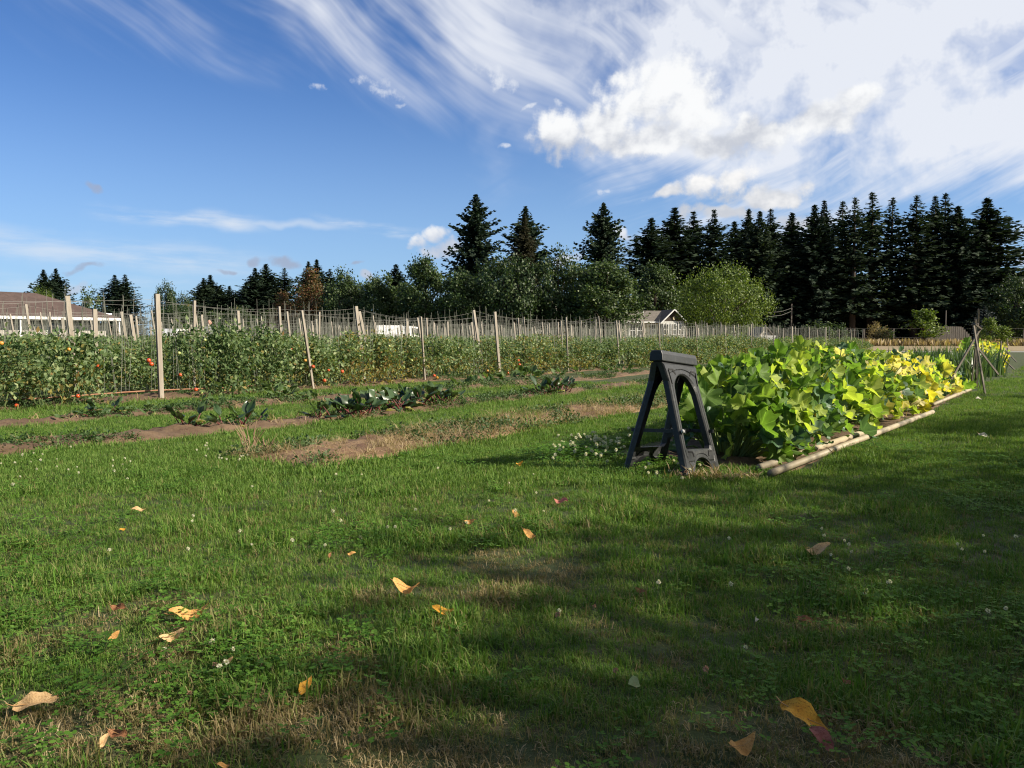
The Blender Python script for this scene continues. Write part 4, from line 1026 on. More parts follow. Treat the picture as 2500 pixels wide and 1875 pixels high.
# poles edging the bed
def pipe(pts, r, label, collars=()):
    b = MB().tube(pts, r, 12); o = b.build('edging_pipe', M['pipe'], None, True)
    e = tag(o, label, 'pipe', 'cream pipes edging the squash bed')
    for c in collars:
        p, q = Vector(pts[0]).lerp(Vector(pts[-1]), c), Vector(pts[0]).lerp(Vector(pts[-1]), c + 0.018)
        MB().tube([p, q], r * 1.06, 12).build('collar', M['wood_grey'], o, True)
    return o
def pp(s, t, z=0.036):
    p = ST(s, t); return (p.x, p.y, z + gzf(p.x, p.y))
pipe([pp(1.82, 5.62, 0.045), pp(1.70, 8.6, 0.05)], 0.027, 'inner cream pipe lying under the squash leaves at the near end', (0.36, 0.75))
pipe([pp(1.68, 5.42, 0.045), pp(1.50, 11.1, 0.04)], 0.026, 'longer outer cream pipe lying along the lawn edge of the squash bed', (0.45,))
pipe([pp(1.66, 12.3, 0.05), pp(1.64, 16.4, 0.04)], 0.026, 'far cream pipe running up to the pole tripod', ())

# ------------------------------------------------------------------ sawhorse
def sawhorse():
    e = empty('sawhorse', (0, 0, 0))
    near = Vector((0.925, 5.45, 0)); wdir = Vector((0.60, 0.80, 0)).normalized()
    # local frame: x along the top bar (away from the camera), y towards the front panel side, z up
    yd = Vector((wdir.y, -wdir.x, 0))
    c = near + wdir * 0.31
    Rm = Matrix((wdir, yd, Vector((0, 0, 1)))).transposed().to_4x4()
    e.matrix_world = Matrix.Translation((c.x, c.y, gzf(c.x, c.y) + 0.0)) @ Rm @ Matrix.Rotation(R(5.0), 4, 'Y') @ Matrix.Rotation(R(2.0), 4, 'X') @ Matrix.Diagonal((0.88, 1.0, 1.0, 1.0))
    H = 0.80; half_foot, half_top = 0.235, 0.022
    hole = [(-0.232, 0.19)] + [(-0.232 + 0.035 * f, 0.19 + 0.31 * f) for f in (0.33, 0.66)] + [(0.197 * math.cos(a) * 1.0, 0.50 + 0.17 * math.sin(a)) for a in np.linspace(math.pi, 0, 17)] + [(0.232 - 0.035 * f, 0.19 + 0.31 * f) for f in (0.66, 0.33)] + [(0.232, 0.19), (0.205, 0.165), (-0.205, 0.165)]
    outer = [(-0.31, 0.0), (-0.300, 0.06), (-0.282, 0.35), (-0.265, 0.62), (-0.285, 0.70), (-0.30, 0.745), (0.30, 0.745), (0.285, 0.70), (0.265, 0.62), (0.282, 0.35), (0.300, 0.06), (0.31, 0.0), (0.185, 0.0)] + [(0.155 * math.cos(a), 0.02 + 0.085 * math.sin(a)) for a in np.linspace(0.12, math.pi - 0.12, 13)] + [(-0.185, 0.0)]
    ctr = np.array([0.0, 0.36])
    def hit(poly, a):
        d = np.array([math.cos(a), math.sin(a)]); best = 1e9
        for i in range(len(poly)):
            p, q = np.array(poly[i]) - ctr, np.array(poly[(i + 1) % len(poly)]) - ctr
            den = d[0] * (q - p)[1] - d[1] * (q - p)[0]
            if abs(den) < 1e-9: continue
            t = (p[0] * (q - p)[1] - p[1] * (q - p)[0]) / den
            u = (p[0] * d[1] - p[1] * d[0]) / den
            if t > 0 and -1e-6 <= u <= 1 + 1e-6: best = min(best, t)
        return ctr + d * best
    angs = sorted(set([math.atan2(p[1] - ctr[1], p[0] - ctr[0]) for p in outer + hole] + list(np.linspace(-math.pi, math.pi, 60, endpoint=False))))
    n = len(angs)
    ro = [hit(outer, a) for a in angs]; rh = [hit(hole, a) for a in angs]
    for sgn, name in ((1, 'front_panel'), (-1, 'rear_panel')):
        b = MB()
        def P(w, hgt, dep):      # panel point: leaning, dep = outwards
            f = hgt / H
            y = half_foot + (half_top - half_foot) * f
            return (w, sgn * (y + dep), hgt)
        rings = []
        # cross section of the moulded frame: back flange, face rim, raised face, rim, back
        for q, dep in ((0.0, -0.038), (0.0, 0.0), (0.10, 0.010), (0.44, 0.010), (0.50, 0.004), (0.56, 0.010), (0.86, 0.010), (1.0, 0.0), (1.0, -0.038)):
            rings.append([P(*(ro[i] + (rh[i] - ro[i]) * q), dep) for i in range(n)])
        fs = []
        for j in range(len(rings) - 1):
            for i in range(n):
                f = (j * n + i, j * n + (i + 1) % n, (j + 1) * n + (i + 1) % n, (j + 1) * n + i)
                fs.append(f if sgn > 0 else f[::-1])
        b.add([p for r in rings for p in r], fs)
        pan = b.build(name, M['black_plastic'], e)
        # moulded marks near the top and foot
        g = MB()
        for sx in (-1, 1):
            for p, q in (((0.235 * sx, 0.700), (0.165 * sx, 0.700)), ((0.165 * sx, 0.700), (0.130 * sx, 0.668)), ((0.245 * sx, 0.695), (0.232 * sx, 0.60)), ((0.215 * sx, 0.15), (0.15 * sx, 0.15)), ((0.15 * sx, 0.15), (0.14 * sx, 0.115))):
                g.beam(P(*p, 0.0115), P(*q, 0.0115), 0.010, 0.004, (0, 0, 1))
        g.build('moulded_groove', M['rubber'], pan)
    tb = MB()
    pr = [(-0.052, 0.752), (0.052, 0.752), (0.046, 0.80), (0.036, 0.825), (-0.036, 0.825), (-0.046, 0.80)]
    k = len(pr)
    tb.add([(-0.315, y, z) for y, z in pr] + [(0.315, y, z) for y, z in pr], [tuple(range(k)), tuple(range(2 * k - 1, k - 1, -1))] + [(i, i + k, (i + 1) % k + k, (i + 1) % k) for i in range(k)])
    bar = tb.build('top_bar', M['black_plastic'], e)
    bv = bar.modifiers.new('bevel', 'BEVEL'); bv.width = 0.006; bv.segments = 2
    MB().box((0, 0, 0.735), (0.58, 0.06, 0.036)).build('hinge_block', M['rubber'], e)
    for x in (-0.255, 0.255):
        MB().beam((x, -0.20, 0.285), (x, 0.20, 0.285), 0.024, 0.012).build('spreader', M['black_plastic'], e)
    sh = MB().beam((-0.25, 0.0, 0.285), (0.25, 0.0, 0.285), 0.02, 0.05); sh.tube([(-0.06, 0, 0.27), (0.06, 0, 0.27)], 0.035, 10)
    sh.build('cross_bar', M['black_plastic'], e)
    MB().ball((-0.268, 0.185, 0.285), 0.014, 8, 6).build('bolt', M['concrete'], e, True)
    tag(e, 'charcoal plastic folding sawhorse standing at the end of the squash bed', 'sawhorse')
sawhorse()

# ------------------------------------------------------------------ pole tripods by the path
def boards(name, segs, label, cat='trellis', group=None, m='wood_grey'):
    base = sum((Vector(s_[0]) for s_ in segs), Vector()) / len(segs)
    e = empty(name, (base.x, base.y, 0))
    for p, q, w, h in segs:
        o = Vector((base.x, base.y, 0))
        MB().beam(Vector(p) - o, Vector(q) - o, w * 0.5, h * 0.65, (0.9, 0.5, 0)).build('board', M[m], e)
    return tag(e, label, cat, group)
c0 = G(2392, 962)
def off(px, py, d=0.0):
    return A(px, py, c0.y + d)
boards('pole_tripod', [(G(2405, 962), off(2377, 795, 0.1), 0.075, 0.03), (G(2370, 952), off(2388, 790, 0.25), 0.04, 0.03), (off(2322, 926, 0.3), off(2392, 805, 0.35), 0.09, 0.03), (off(2437, 914, 0.9), off(2385, 846, 0.45), 0.06, 0.03), (G(2386, 938), off(2389, 755, 0.6), 0.045, 0.035), (off(2378, 790, 0.2), off(2394, 802, 0.35), 0.05, 0.10), (G(2384, 945), off(2382, 780, 0.4), 0.07, 0.04)],
       'weathered board tripod leaning together beside the grass path', 'tripod')
p1 = A(2420, 850, 20.0); q1 = G(2478, 904); p1 = A(2416, 846, q1.y)
boards('leaning_pole', [(A(2416, 846, q1.y + 0.8), (q1.x, q1.y, 0), 0.07, 0.04), ((A(2443, 870, q1.y).x, q1.y, 0), A(2444, 832, q1.y), 0.06, 0.05)], 'weathered brace leaning on a short post past the tripod', 'post')
q2 = G(2482, 884)
boards('leaning_pole', [(A(2450, 850, q2.y + 0.8), (q2.x, q2.y, 0), 0.07, 0.04), ((A(2461, 862, q2.y + 1).x, q2.y + 1, 0), A(2459, 826, q2.y + 1), 0.08, 0.06)], 'farthest weathered brace with a pale post at the path end', 'post')

# ------------------------------------------------------------------ strap leaved clumps (between tripod and far squash)
def strap_clump(seed, n=30, h=0.78):
    rng = np.random.default_rng(seed); vs, fs = [], []
    b = MB()
    for k in range(n):
        a = rng.random() * 6.28; r0 = rng.random() ** 0.5 * 0.32; x, y = r0 * math.cos(a), r0 * math.sin(a)
        ln = h * rng.uniform(0.6, 1.05); lean = rng.normal() * 0.42; la = rng.random() * 6.28; w = rng.uniform(0.014, 0.024)
        fa = rng.random() * 3.14; sx, sy = math.cos(fa) * w, math.sin(fa) * w
        pts = [(x + math.cos(la) * lean * ln * f ** 1.6, y + math.sin(la) * lean * ln * f ** 1.6, ln * f * (1 - 0.12 * abs(lean) * f)) for f in (0, 0.4, 0.75, 1)]
        v = []
        for (px_, py_, pz), q in zip(pts, (0.8, 1.0, 0.7, 0.05)): v += [(px_ - sx * q, py_ - sy * q, pz), (px_ + sx * q, py_ + sy * q, pz)]
        b.add(v, [(0, 1, 3, 2), (2, 3, 5, 4), (4, 5, 7, 6)])
    return b.mesh('leaves', M['strap'])
M['strap'] = leafmat('strap_leaf', [(0, (0.03, 0.06, 0.02)), (0.6, (0.06, 0.105, 0.035)), (1, (0.13, 0.17, 0.08))], 0.3, 0.4, 0.3, spec=0.5)
STR = [strap_clump(500 + i) for i in range(4)]
rs = random.Random(5)
for i in range(34):
    t = 17.2 + (i // 4) * 0.85 + rs.uniform(-0.25, 0.25); s = 1.95 + (i % 4) * 0.36 + rs.uniform(-0.12, 0.12)
    p = ST(s, t); e = empty('strap_leaved_plant', (p.x, p.y, gzf(p.x, p.y)), rs.random() * 6.28); k = rs.uniform(0.8, 1.08); e.scale = (1, 1, k)
    link('leaves', STR[i % 4], e)
    tag(e, 'upright strap leaved plant behind the tripod, %s along the %s line from the path' % (ORD[i // 4], ORD[i % 4]), 'plant', 'strap leaved plants behind the tripod')
# tall grass tips of the dry pasture
def far_grass():
    rng = np.random.default_rng(9); n = 5200
    x = rng.uniform(34, 76, n); y = rng.uniform(93, 101, n)
    P = np.stack([x, y, np.zeros(n)], 1); L = rng.uniform(0.45, 1.0, n)
    return quads('dry_grass', leaf_quads(P, rng.normal(size=(n, 3)) * 0.25 + np.array([0, 0, 1.0]), L, L * 0.14, rng), M['straw'])
tag(link('dry_grass', far_grass()), 'tall dry tan grass along the far fence', 'grass', None, 'stuff')

# ------------------------------------------------------------------ beets and low crops
def beet_leaf(seed, wide=0.34):
    rng = np.random.default_rng(seed); b = MB()
    L = 1.0; pet = 0.38; arch = rng.uniform(0.25, 0.75)
    def sp(f): return (f * L * (1 - 0.25 * arch * f), 0, 0.55 * f * L - arch * 0.62 * f ** 2.3)
    b.tube([sp(0), sp(pet * 0.5), sp(pet), sp(0.72)], [0.032, 0.026, 0.020, 0.010], 4, 1)
    vs, fs = [], []
    fr = (pet, 0.5, 0.66, 0.84, 1.0); wd = (0.05, 0.8, 1.0, 0.75, 0.06)
    for f, w in zip(fr, wd):
        x, _, z = sp(f); w *= wide * 0.5
        rf = rng.normal() * 0.05
        vs += [(x, -w, z + 0.05 + rf), (x, -w * 0.5, z + 0.04 - rf), (x, 0, z + 0.012), (x, w * 0.5, z + 0.04 + rf), (x, w, z + 0.05 - rf)]
    for j in range(4):
        for k in range(4): fs.append((j * 5 + k, j * 5 + k + 1, j * 5 + k + 6, j * 5 + k + 5))
    b.add(vs, fs, 0)
    return b
BEET = [beet_leaf(600 + i).mesh('leaf', [M['chard'], M['chard_stem']], True) for i in range(6)]
BEETOLD = [beet_leaf(620 + i, 0.42).mesh('leaf', [M['chard_old'], M['stem_pale']], True) for i in range(3)]
BROAD = [beet_leaf(640 + i, 0.5).mesh('leaf', [M['weed'], M['stem']], True) for i in range(4)]
def leafy_plant(name, px, py, size, n, label, cat, group, seed, lib=None, old=2, spread=1.0):
    rng = random.Random(seed); p = G(px, py)
    e = empty(name, (p.x, p.y, gzf(p.x, p.y)))
    for k in range(n):
        o = link('leaf', rng.choice(BEETOLD) if k < old else rng.choice(lib or BEET), e)
        r = size * rng.uniform(0.7, 1.1) * (0.7 if k < old else 1)
        o.location = (rng.gauss(0, 0.05) * spread, rng.gauss(0, 0.05) * spread, 0.01)
        o.rotation_euler = (rng.gauss(0, 0.15), (0.45 if k < old else 0) - rng.uniform(-0.25, 0.75), 6.283 * k / n + rng.gauss(0, 0.4))
        o.scale = (r, r, r)
    return tag(e, label, cat, group)
gB = 'beet plants in the open bed'
for i, (px, py, sz, n) in enumerate([(468, 1056, 0.30, 8), (552, 1050, 0.24, 6), (600, 1046, 0.26, 6), (790, 1028, 0.30, 9), (845, 1022, 0.36, 11), (880, 1018, 0.36, 10), (915, 1012, 0.36, 10), (960, 1006, 0.40, 12), (990, 1002, 0.40, 11), (1030, 998, 0.42, 12), (1065, 993, 0.38, 10), (1100, 990, 0.32, 8), (1325, 970, 0.34, 10), (1355, 966, 0.36, 10), (1385, 962, 0.34, 9), (640, 1040, 0.2, 5)]):
    where = ['alone at the left', 'second from the left', 'third from the left, small', 'at the left of the big clump', 'near the left of the big clump', 'in the left half of the big clump', 'just left of the middle of the big clump', 'in the middle of the big clump', 'just right of the middle of the big clump', 'in the right half of the big clump', 'near the right of the big clump', 'at the right end of the big clump', 'left one of the three toward the sawhorse', 'middle one of the three toward the sawhorse', 'right one of the three toward the sawhorse', 'tiny, fourth from the left'][i]
    leafy_plant('beet_plant', px, py, sz, n, 'dark red stemmed beet plant, %s' % where, 'beet', gB, 700 + i, old=1 + (i in (3, 6, 8, 9)))
gC = 'low leafy plants in the bed before the tomatoes'
spots = [(170, 1030, 0.16, 6), (225, 1024, 0.24, 8), (262, 1018, 0.28, 7), (330, 1022, 0.16, 7), (365, 1016, 0.16, 7), (500, 995, 0.18, 8), (560, 990, 0.16, 8), (668, 985, 0.30, 12), (700, 980, 0.32, 12), (760, 985, 0.18, 8), (860, 965, 0.16, 8), (1110, 950, 0.24, 10), (1150, 945, 0.26, 10), (1190, 940, 0.28, 11), (1230, 935, 0.30, 11), (1280, 928, 0.34, 12), (1310, 924, 0.28, 10), (1370, 920, 0.26, 10), (1410, 914, 0.28, 10), (1490, 912, 0.30, 12), (1520, 908, 0.30, 10)]
for i, (px, py, sz, n) in enumerate(spots):
    lab = {7: 'bushy dark leafy plant with withered leaves, left of a pair before the tomatoes', 8: 'bushy dark leafy plant, right of a pair before the tomatoes'}.get(i, 'low leafy crop plant before the tomatoes, %s from the left' % ORD[i])
    leafy_plant('leafy_crop_plant', px, py, sz, n, lab, 'plant', gC, 740 + i, BROAD if i not in (1, 2) else BEET, old=1 if i % 3 else 2, spread=1.6)

# ------------------------------------------------------------------ scattered ground cover
def scatter(name, P, scl, dry, sources, label, cat, tilt=0.25):
    me = bpy.data.meshes.new(name); P = np.asarray(P, dtype=np.float32)
    me.vertices.add(len(P)); me.vertices.foreach_set('co', P.ravel())
    for k, arr in (('scl', scl), ('dry', dry)):
        at = me.attributes.new(k, 'FLOAT', 'POINT'); at.data.foreach_set('value', np.asarray(arr, dtype=np.float32))
    me.update()
    o = link(name, me)
    hold = bpy.data.collections.new(name + '_sources')
    for i, m in enumerate(sources): hold.objects.link(bpy.data.objects.new(name + '_source', m))
    ng = bpy.data.node_groups.new(name, 'GeometryNodeTree')
    ng.interface.new_socket('Geometry', in_out='INPUT', socket_type='NodeSocketGeometry')
    ng.interface.new_socket('Geometry', in_out='OUTPUT', socket_type='NodeSocketGeometry')
    N = ng.nodes; gi, go = N.new('NodeGroupInput'), N.new('NodeGroupOutput')
    ip = N.new('GeometryNodeInstanceOnPoints'); ci = N.new('GeometryNodeCollectionInfo')
    ci.inputs[0].default_value = hold; ci.inputs['Separate Children'].default_value = True; ci.inputs['Reset Children'].default_value = True
    ip.inputs['Pick Instance'].default_value = True
    rv = N.new('FunctionNodeRandomValue'); rv.data_type = 'FLOAT_VECTOR'
    rv.inputs[0].default_value = (-tilt, -tilt, 0); rv.inputs[1].default_value = (tilt, tilt, 6.2832)
    na = N.new('GeometryNodeInputNamedAttribute'); na.data_type = 'FLOAT'; na.inputs[0].default_value = 'scl'
    Lk = ng.links
    Lk.new(gi.outputs[0], ip.inputs['Points']); Lk.new(ci.outputs[0], ip.inputs['Instance'])
    Lk.new(rv.outputs[0], ip.inputs['Rotation']); Lk.new(na.outputs[0], ip.inputs['Scale'])
    Lk.new(ip.outputs[0], go.inputs[0])
    md = o.modifiers.new('scatter', 'NODES'); md.node_group = ng
    me.materials.append(sources[0].materials[0])
    return tag(o, label, cat, None, 'stuff')

def tuft(seed, n, rad, hlo, hhi, w, m, lean=0.55, flat=0.0):
    rng = np.random.default_rng(seed); b = MB()
    for k in range(n):
        a, r = rng.random() * 6.28, rad * rng.random() ** 0.5
        x, y = r * math.cos(a), r * math.sin(a)
        h = rng.uniform(hlo, hhi); ln = abs(rng.normal()) * lean + 0.08; la = rng.random() * 6.28
        if rng.random() < flat: ln = rng.uniform(1.2, 2.6)
        dx, dy = math.cos(la) * ln, math.sin(la) * ln; q = 1 / math.sqrt(1 + ln * ln)
        fa = la + 1.57 + rng.normal() * 0.5; ww = w * rng.uniform(0.7, 1.2); sx, sy = math.cos(fa) * ww / 2, math.sin(fa) * ww / 2
        p1 = (x + dx * h * q * 0.35, y + dy * h * q * 0.35, h * q * 0.62); p2 = (x + dx * h * q, y + dy * h * q, h * q * (1.0 if ln < 1 else 0.8))
        b.add([(x - sx, y - sy, -0.008), (x + sx, y + sy, -0.008), (p1[0] + sx * 0.85, p1[1] + sy * 0.85, p1[2]), (p1[0] - sx * 0.85, p1[1] - sy * 0.85, p1[2]), p2], [(0, 1, 2, 3), (3, 2, 4)])
    return b.mesh('tuft', m)
def clover_tuft(seed, n, rad, size, h):
    rng = np.random.default_rng(seed); b = MB()
    for k in range(n):
        a, r = rng.random() * 6.28, rad * rng.random() ** 0.5
        c = Vector((r * math.cos(a), r * math.sin(a), h * rng.uniform(0.5, 1.1))); a0 = rng.random() * 6.28; tl = Vector((rng.normal() * 0.3, rng.normal() * 0.3, 0))
        for j in range(3):
            t = a0 + j * 2.094; d = Vector((math.cos(t), math.sin(t), 0.15)) + tl * math.cos(t); s_ = Vector((-math.sin(t), math.cos(t), 0)); L = size * rng.uniform(0.8, 1.15)
            b.add([c, c + d * L * 0.55 + s_ * L * 0.48, c + d * L * 0.98 + s_ * L * 0.28, c + d * L * 0.98 - s_ * L * 0.28, c + d * L * 0.55 - s_ * L * 0.48], [(0, 1, 2, 3, 4)])
    return b.mesh('clover_tuft', M['clover'])
def weed_tuft(seed, n, size, h):
    rng = np.random.default_rng(seed); P = rng.normal(size=(n, 3)) * np.array([0.06, 0.06, 0.3 * h]) + np.array([0, 0, h * 0.5]); P[:, 2] = np.abs(P[:, 2])
    L = size * rng.uniform(0.6, 1.2, n)
    return quads('weed_tuft', leaf_quads(P, rng.normal(size=(n, 3)) + np.array([0, 0, 0.3]), L, L * 0.33, rng), M['weed'])

def sample(bands, seed, accept, right_only_from=1e9):
    rng = np.random.default_rng(seed); out = []
    for y0, y1, dens in bands:
        xm = 0.66 * y1 + 1.3; n = int(2 * xm * (y1 - y0) * dens)
        x = rng.uniform(-xm, xm, n); y = rng.uniform(y0, y1, n)
        keep = np.abs(x) < 0.66 * y + 1.3
        x, y = x[keep], y[keep]
        k = accept(x, y, rng); out.append(np.stack([x[k], y[k]], 1))
    return np.concatenate(out), rng
def visible_lawn(x, y):
    s = x * V[0] + y * V[1]
    return s < 12.3
def dryness(x, y):
    d = np.hypot(x, y)
    n = 0.45 * fbm(x * 1.5 + 3, y * 1.5, 3) + 0.55 * fbm(x * 4.2 + 3, y * 4.2, 3)
    v = (n - 0.53) * 3.0 - 0.12 + 0.30 * (1 - sst(d, 1.9, 2.6)) - 0.40 * sst(d, 3.0, 4.5)
    s = x * V[0] + y * V[1]
    v = v + 0.25 * sst(s, 3.2, 4.5) * (fbm(x * 0.8, y * 0.8 + 8, 3))
    for px, py, r in ((60, 1830, 0.30), (1170, 1340, 0.16), (1150, 1455, 0.2), (1500, 1830, 0.35), (900, 1850, 0.3), (1290, 1420, 0.2), (2150, 1870, 0.2)):
        q = G(px, py); v = v + 0.55 * np.exp(-((x - q.x) ** 2 + (y - q.y) ** 2) / r ** 2)
    return v
# lawn
def acc_lawn(x, y, rng):
    bd = bed_dist(x, y)
    dr = np.clip(dryness(x, y), 0, 1)
    return visible_lawn(x, y) & (bd > 0.02) & (rng.random(len(x)) > 0.62 * dr) & ((y < 17) | (x * V[0] + y * V[1] < 1.6))
P2, rng_ = sample([(0.8, 1.5, 900), (1.5, 2.3, 1900), (2.3, 3.3, 1500), (3.3, 5, 1000)], 21, acc_lawn)
def lift_pts(P2): return np.column_stack([P2, gz(P2[:, 0], P2[:, 1])])
lush = fbm(P2[:, 0] * 1.8 + 30, P2[:, 1] * 1.8, 3)
scl = (0.48 + 0.6 * lush) * rng_.uniform(0.8, 1.25, len(P2)) * (1 + 0.8 * sst(fbm(P2[:, 0] * 3.5 + 60, P2[:, 1] * 3.5, 3), 0.56, 0.72))
dr = np.clip(dryness(P2[:, 0], P2[:, 1]), 0, 1)
near_t = [tuft(800 + i, 18, 0.04, 0.020, 0.052, 0.0030, M['grass'], 0.75, 0.35) for i in range(5)]
scatter('lawn_grass', lift_pts(P2), scl * (1 - 0.35 * dr), dr * 0.75 + 0.25 * rng_.random(len(P2)) ** 2 + 0.4 * (rng_.random(len(P2)) < 0.09), near_t, 'short mown grass with dry patches in the foreground', 'grass')
P2, rng_ = sample([(5, 7, 600), (7, 9.5, 380), (9.5, 13, 220), (13, 18, 110), (18, 32, 26), (32, 60, 6)], 22, acc_lawn)
bd = bed_dist(P2[:, 0], P2[:, 1]); sS = P2[:, 0] * V[0] + P2[:, 1] * V[1]
edge = np.exp(-(bd / 0.16) ** 2) * sst(sS, 3.2, 4.0)
lush = fbm(P2[:, 0] * 1.3 + 30, P2[:, 1] * 1.3, 3)
dist = P2[:, 1]
scl = (0.65 + 0.7 * lush) * rng_.uniform(0.8, 1.2, len(P2)) * (1 + 0.55 * edge) * (1 + 0.03 * np.maximum(0, dist - 9))
dr = np.clip(dryness(P2[:, 0], P2[:, 1]) * 0.6, 0, 1) * (1 - edge)
mid_t = [tuft(820 + i, 26, 0.075, 0.018, 0.045, 0.0042, M['grass_pale'], 0.6, 0.2) for i in range(5)]
scatter('lawn_grass', lift_pts(P2), scl, dr * 0.8 + 0.35 * (rng_.random(len(P2)) < 0.10), mid_t, 'mown grass strips between the crop beds', 'grass')
# dead straw lying in the dry patches and over the nearest bed
def acc_dry(x, y, rng):
    return visible_lawn(x, y) & (bed_dist(x, y) > 0.0) & (rng.random(len(x)) < np.clip(dryness(x, y) * 1.2 - 0.15, 0, 1))
P2, rng_ = sample([(0.8, 2.4, 700), (2.4, 5, 420), (5, 9, 110)], 23, acc_dry)
straw_t = [tuft(840 + i, 14, 0.04, 0.014, 0.036, 0.0026, M['straw'], 1.0, 0.8) for i in range(4)]
scatter('dead_grass', lift_pts(P2), rng_.uniform(0.7, 1.15, len(P2)), np.zeros(len(P2)), straw_t, 'withered tan grass in the dry patches of lawn', 'dead grass', 0.4)
def bedpts(bi, n, seed, tmax=26, power=1.0):
    c, h, t0, t1 = BEDS[bi]; rng = np.random.default_rng(seed)
    t = t0 + (min(t1, tmax) - t0) * rng.random(n) ** power; s = c + rng.uniform(-h, h, n)
    xy = np.stack([s * V[0] + t * U[0], s * V[1] + t * U[1]], 1)
    return xy, rng, s, t
long_straw = [tuft(860 + i, 9, 0.06, 0.10, 0.24, 0.005, M['straw'], 1.6, 0.9) for i in range(4)]
xy, rng_, s_, t_ = bedpts(1, 2200, 31, 22, 1.2)
k = fbm(xy[:, 0] * 1.4, xy[:, 1] * 1.4, 3) > 0.44; xy = xy[k]
scatter('straw_litter', np.column_stack([xy, gz(xy[:, 0], xy[:, 1]) + 0.02]), rng_.uniform(0.5, 0.9, len(xy)), np.zeros(len(xy)), long_straw, 'pulled dry straw littered over the nearest bed', 'straw', 0.5)
xy, rng_, s_, t_ = bedpts(1, 900, 35, 9.5, 1.0)
k = fbm(xy[:, 0] * 2.2 + 5, xy[:, 1] * 2.2, 3) > 0.42; xy = xy[k]
scatter('straw_litter', np.column_stack([xy, gz(xy[:, 0], xy[:, 1]) + 0.025]), rng_.uniform(0.3, 0.6, len(xy)), np.zeros(len(xy)), long_straw, 'matted straw and dead roots at the near end of the first bed', 'straw', 0.6)
green_long = [tuft(870 + i, 8, 0.06, 0.14, 0.34, 0.006, M['grass'], 1.2, 0.7) for i in range(4)]
xy, rng_, s_, t_ = bedpts(1, 900, 32, 16)
k = (fbm(xy[:, 0] * 1.1 + 50, xy[:, 1] * 1.1, 3) > 0.50) & (t_ > 6.5); xy = xy[k]
scatter('pulled_stalks', np.column_stack([xy, gz(xy[:, 0], xy[:, 1]) + 0.02]), rng_.uniform(0.5, 1.0, len(xy)), rng_.random(len(xy)) * 0.45, green_long, 'limp green stalks lying on the nearest bed', 'weeds', 0.5)
weeds_t = [weed_tuft(880 + i, 26, 0.045, 0.10) for i in range(4)]
allp, alls = [], []
for bi, n, th in ((1, 4200, 0.47), (2, 2200, 0.50), (3, 3000, 0.44), (4, 2600, 0.47)):
    xy, rng_, s_, t_ = bedpts(bi, n, 40 + bi, 30)
    k = fbm(xy[:, 0] * 0.9 + 70 + bi * 9, xy[:, 1] * 0.9, 3) > th
    allp.append(np.column_stack([xy[k], gz(xy[k][:, 0], xy[k][:, 1]) + 0.012])); alls.append(rng_.uniform(0.35, 0.8, k.sum()))
allp = np.concatenate(allp); alls = np.concatenate(alls)
scatter('weeds', allp, alls, np.zeros(len(allp)), weeds_t, 'low green weeds sprouting on the soil beds', 'weeds')
lit_t = [tuft(890 + i, 5, 0.07, 0.05, 0.14, 0.010, M['straw'], 1.6, 0.9) for i in range(3)]
allp = []
for bi, n in ((2, 1100), (3, 800), (4, 500), (0, 300)):
    xy, rng_, s_, t_ = bedpts(bi, n, 60 + bi, 30)
    k = (fbm(xy[:, 0] * 1.2 + 20, xy[:, 1] * 1.2 + bi, 3) > 0.46); allp.append(np.column_stack([xy[k], gz(xy[k][:, 0], xy[k][:, 1]) + 0.015]))
q = G(1745, 1172); rr = np.random.default_rng(8); xy = rr.normal(size=(60, 2)) * np.array([0.13, 0.06]) + np.array([q.x, q.y]); allp.append(np.column_stack([xy, gz(xy[:, 0], xy[:, 1]) + 0.02]))
allp = np.concatenate(allp)
scatter('plant_litter', allp, np.random.default_rng(3).uniform(0.5, 1.0, len(allp)), np.zeros(len(allp)), lit_t, 'withered leaf litter on the soil beds', 'litter', 0.6)
# clover in the lawn
def clover_den(x, y):
    v = 0.5 * sst(fbm(x * 1.3 + 11, y * 1.3 + 40, 4), 0.46, 0.68)
    q = G(1500, 1120); v = np.maximum(v, 2.2 * np.exp(-((x - q.x) ** 2 / 0.4 + (y - q.y) ** 2 / 0.3)))
    q = G(480, 1640); v = np.maximum(v, np.exp(-((x - q.x) ** 2 + (y - q.y) ** 2) / 0.16))
    return np.clip(v, 0, 1)
def acc_clover(x, y, rng):
    return visible_lawn(x, y) & (bed_dist(x, y) > 0.0) & (rng.random(len(x)) < clover_den(x, y))
P2, rng_ = sample([(1.4, 3, 300), (3, 5.2, 300), (5.2, 8, 170), (8, 11, 30)], 25, acc_clover)
clov_t = [clover_tuft(900 + i, 9, 0.06, 0.0105, 0.040) for i in range(4)]
q = G(1490, 1115); boost = 1 + 0.8 * np.exp(-((P2[:, 0] - q.x) ** 2 / 0.5 + (P2[:, 1] - q.y) ** 2 / 0.4))
scatter('clover', lift_pts(P2), rng_.uniform(0.8, 1.3, len(P2)) * boost, np.zeros(len(P2)), clov_t, 'patches of clover leaves in the lawn', 'clover')

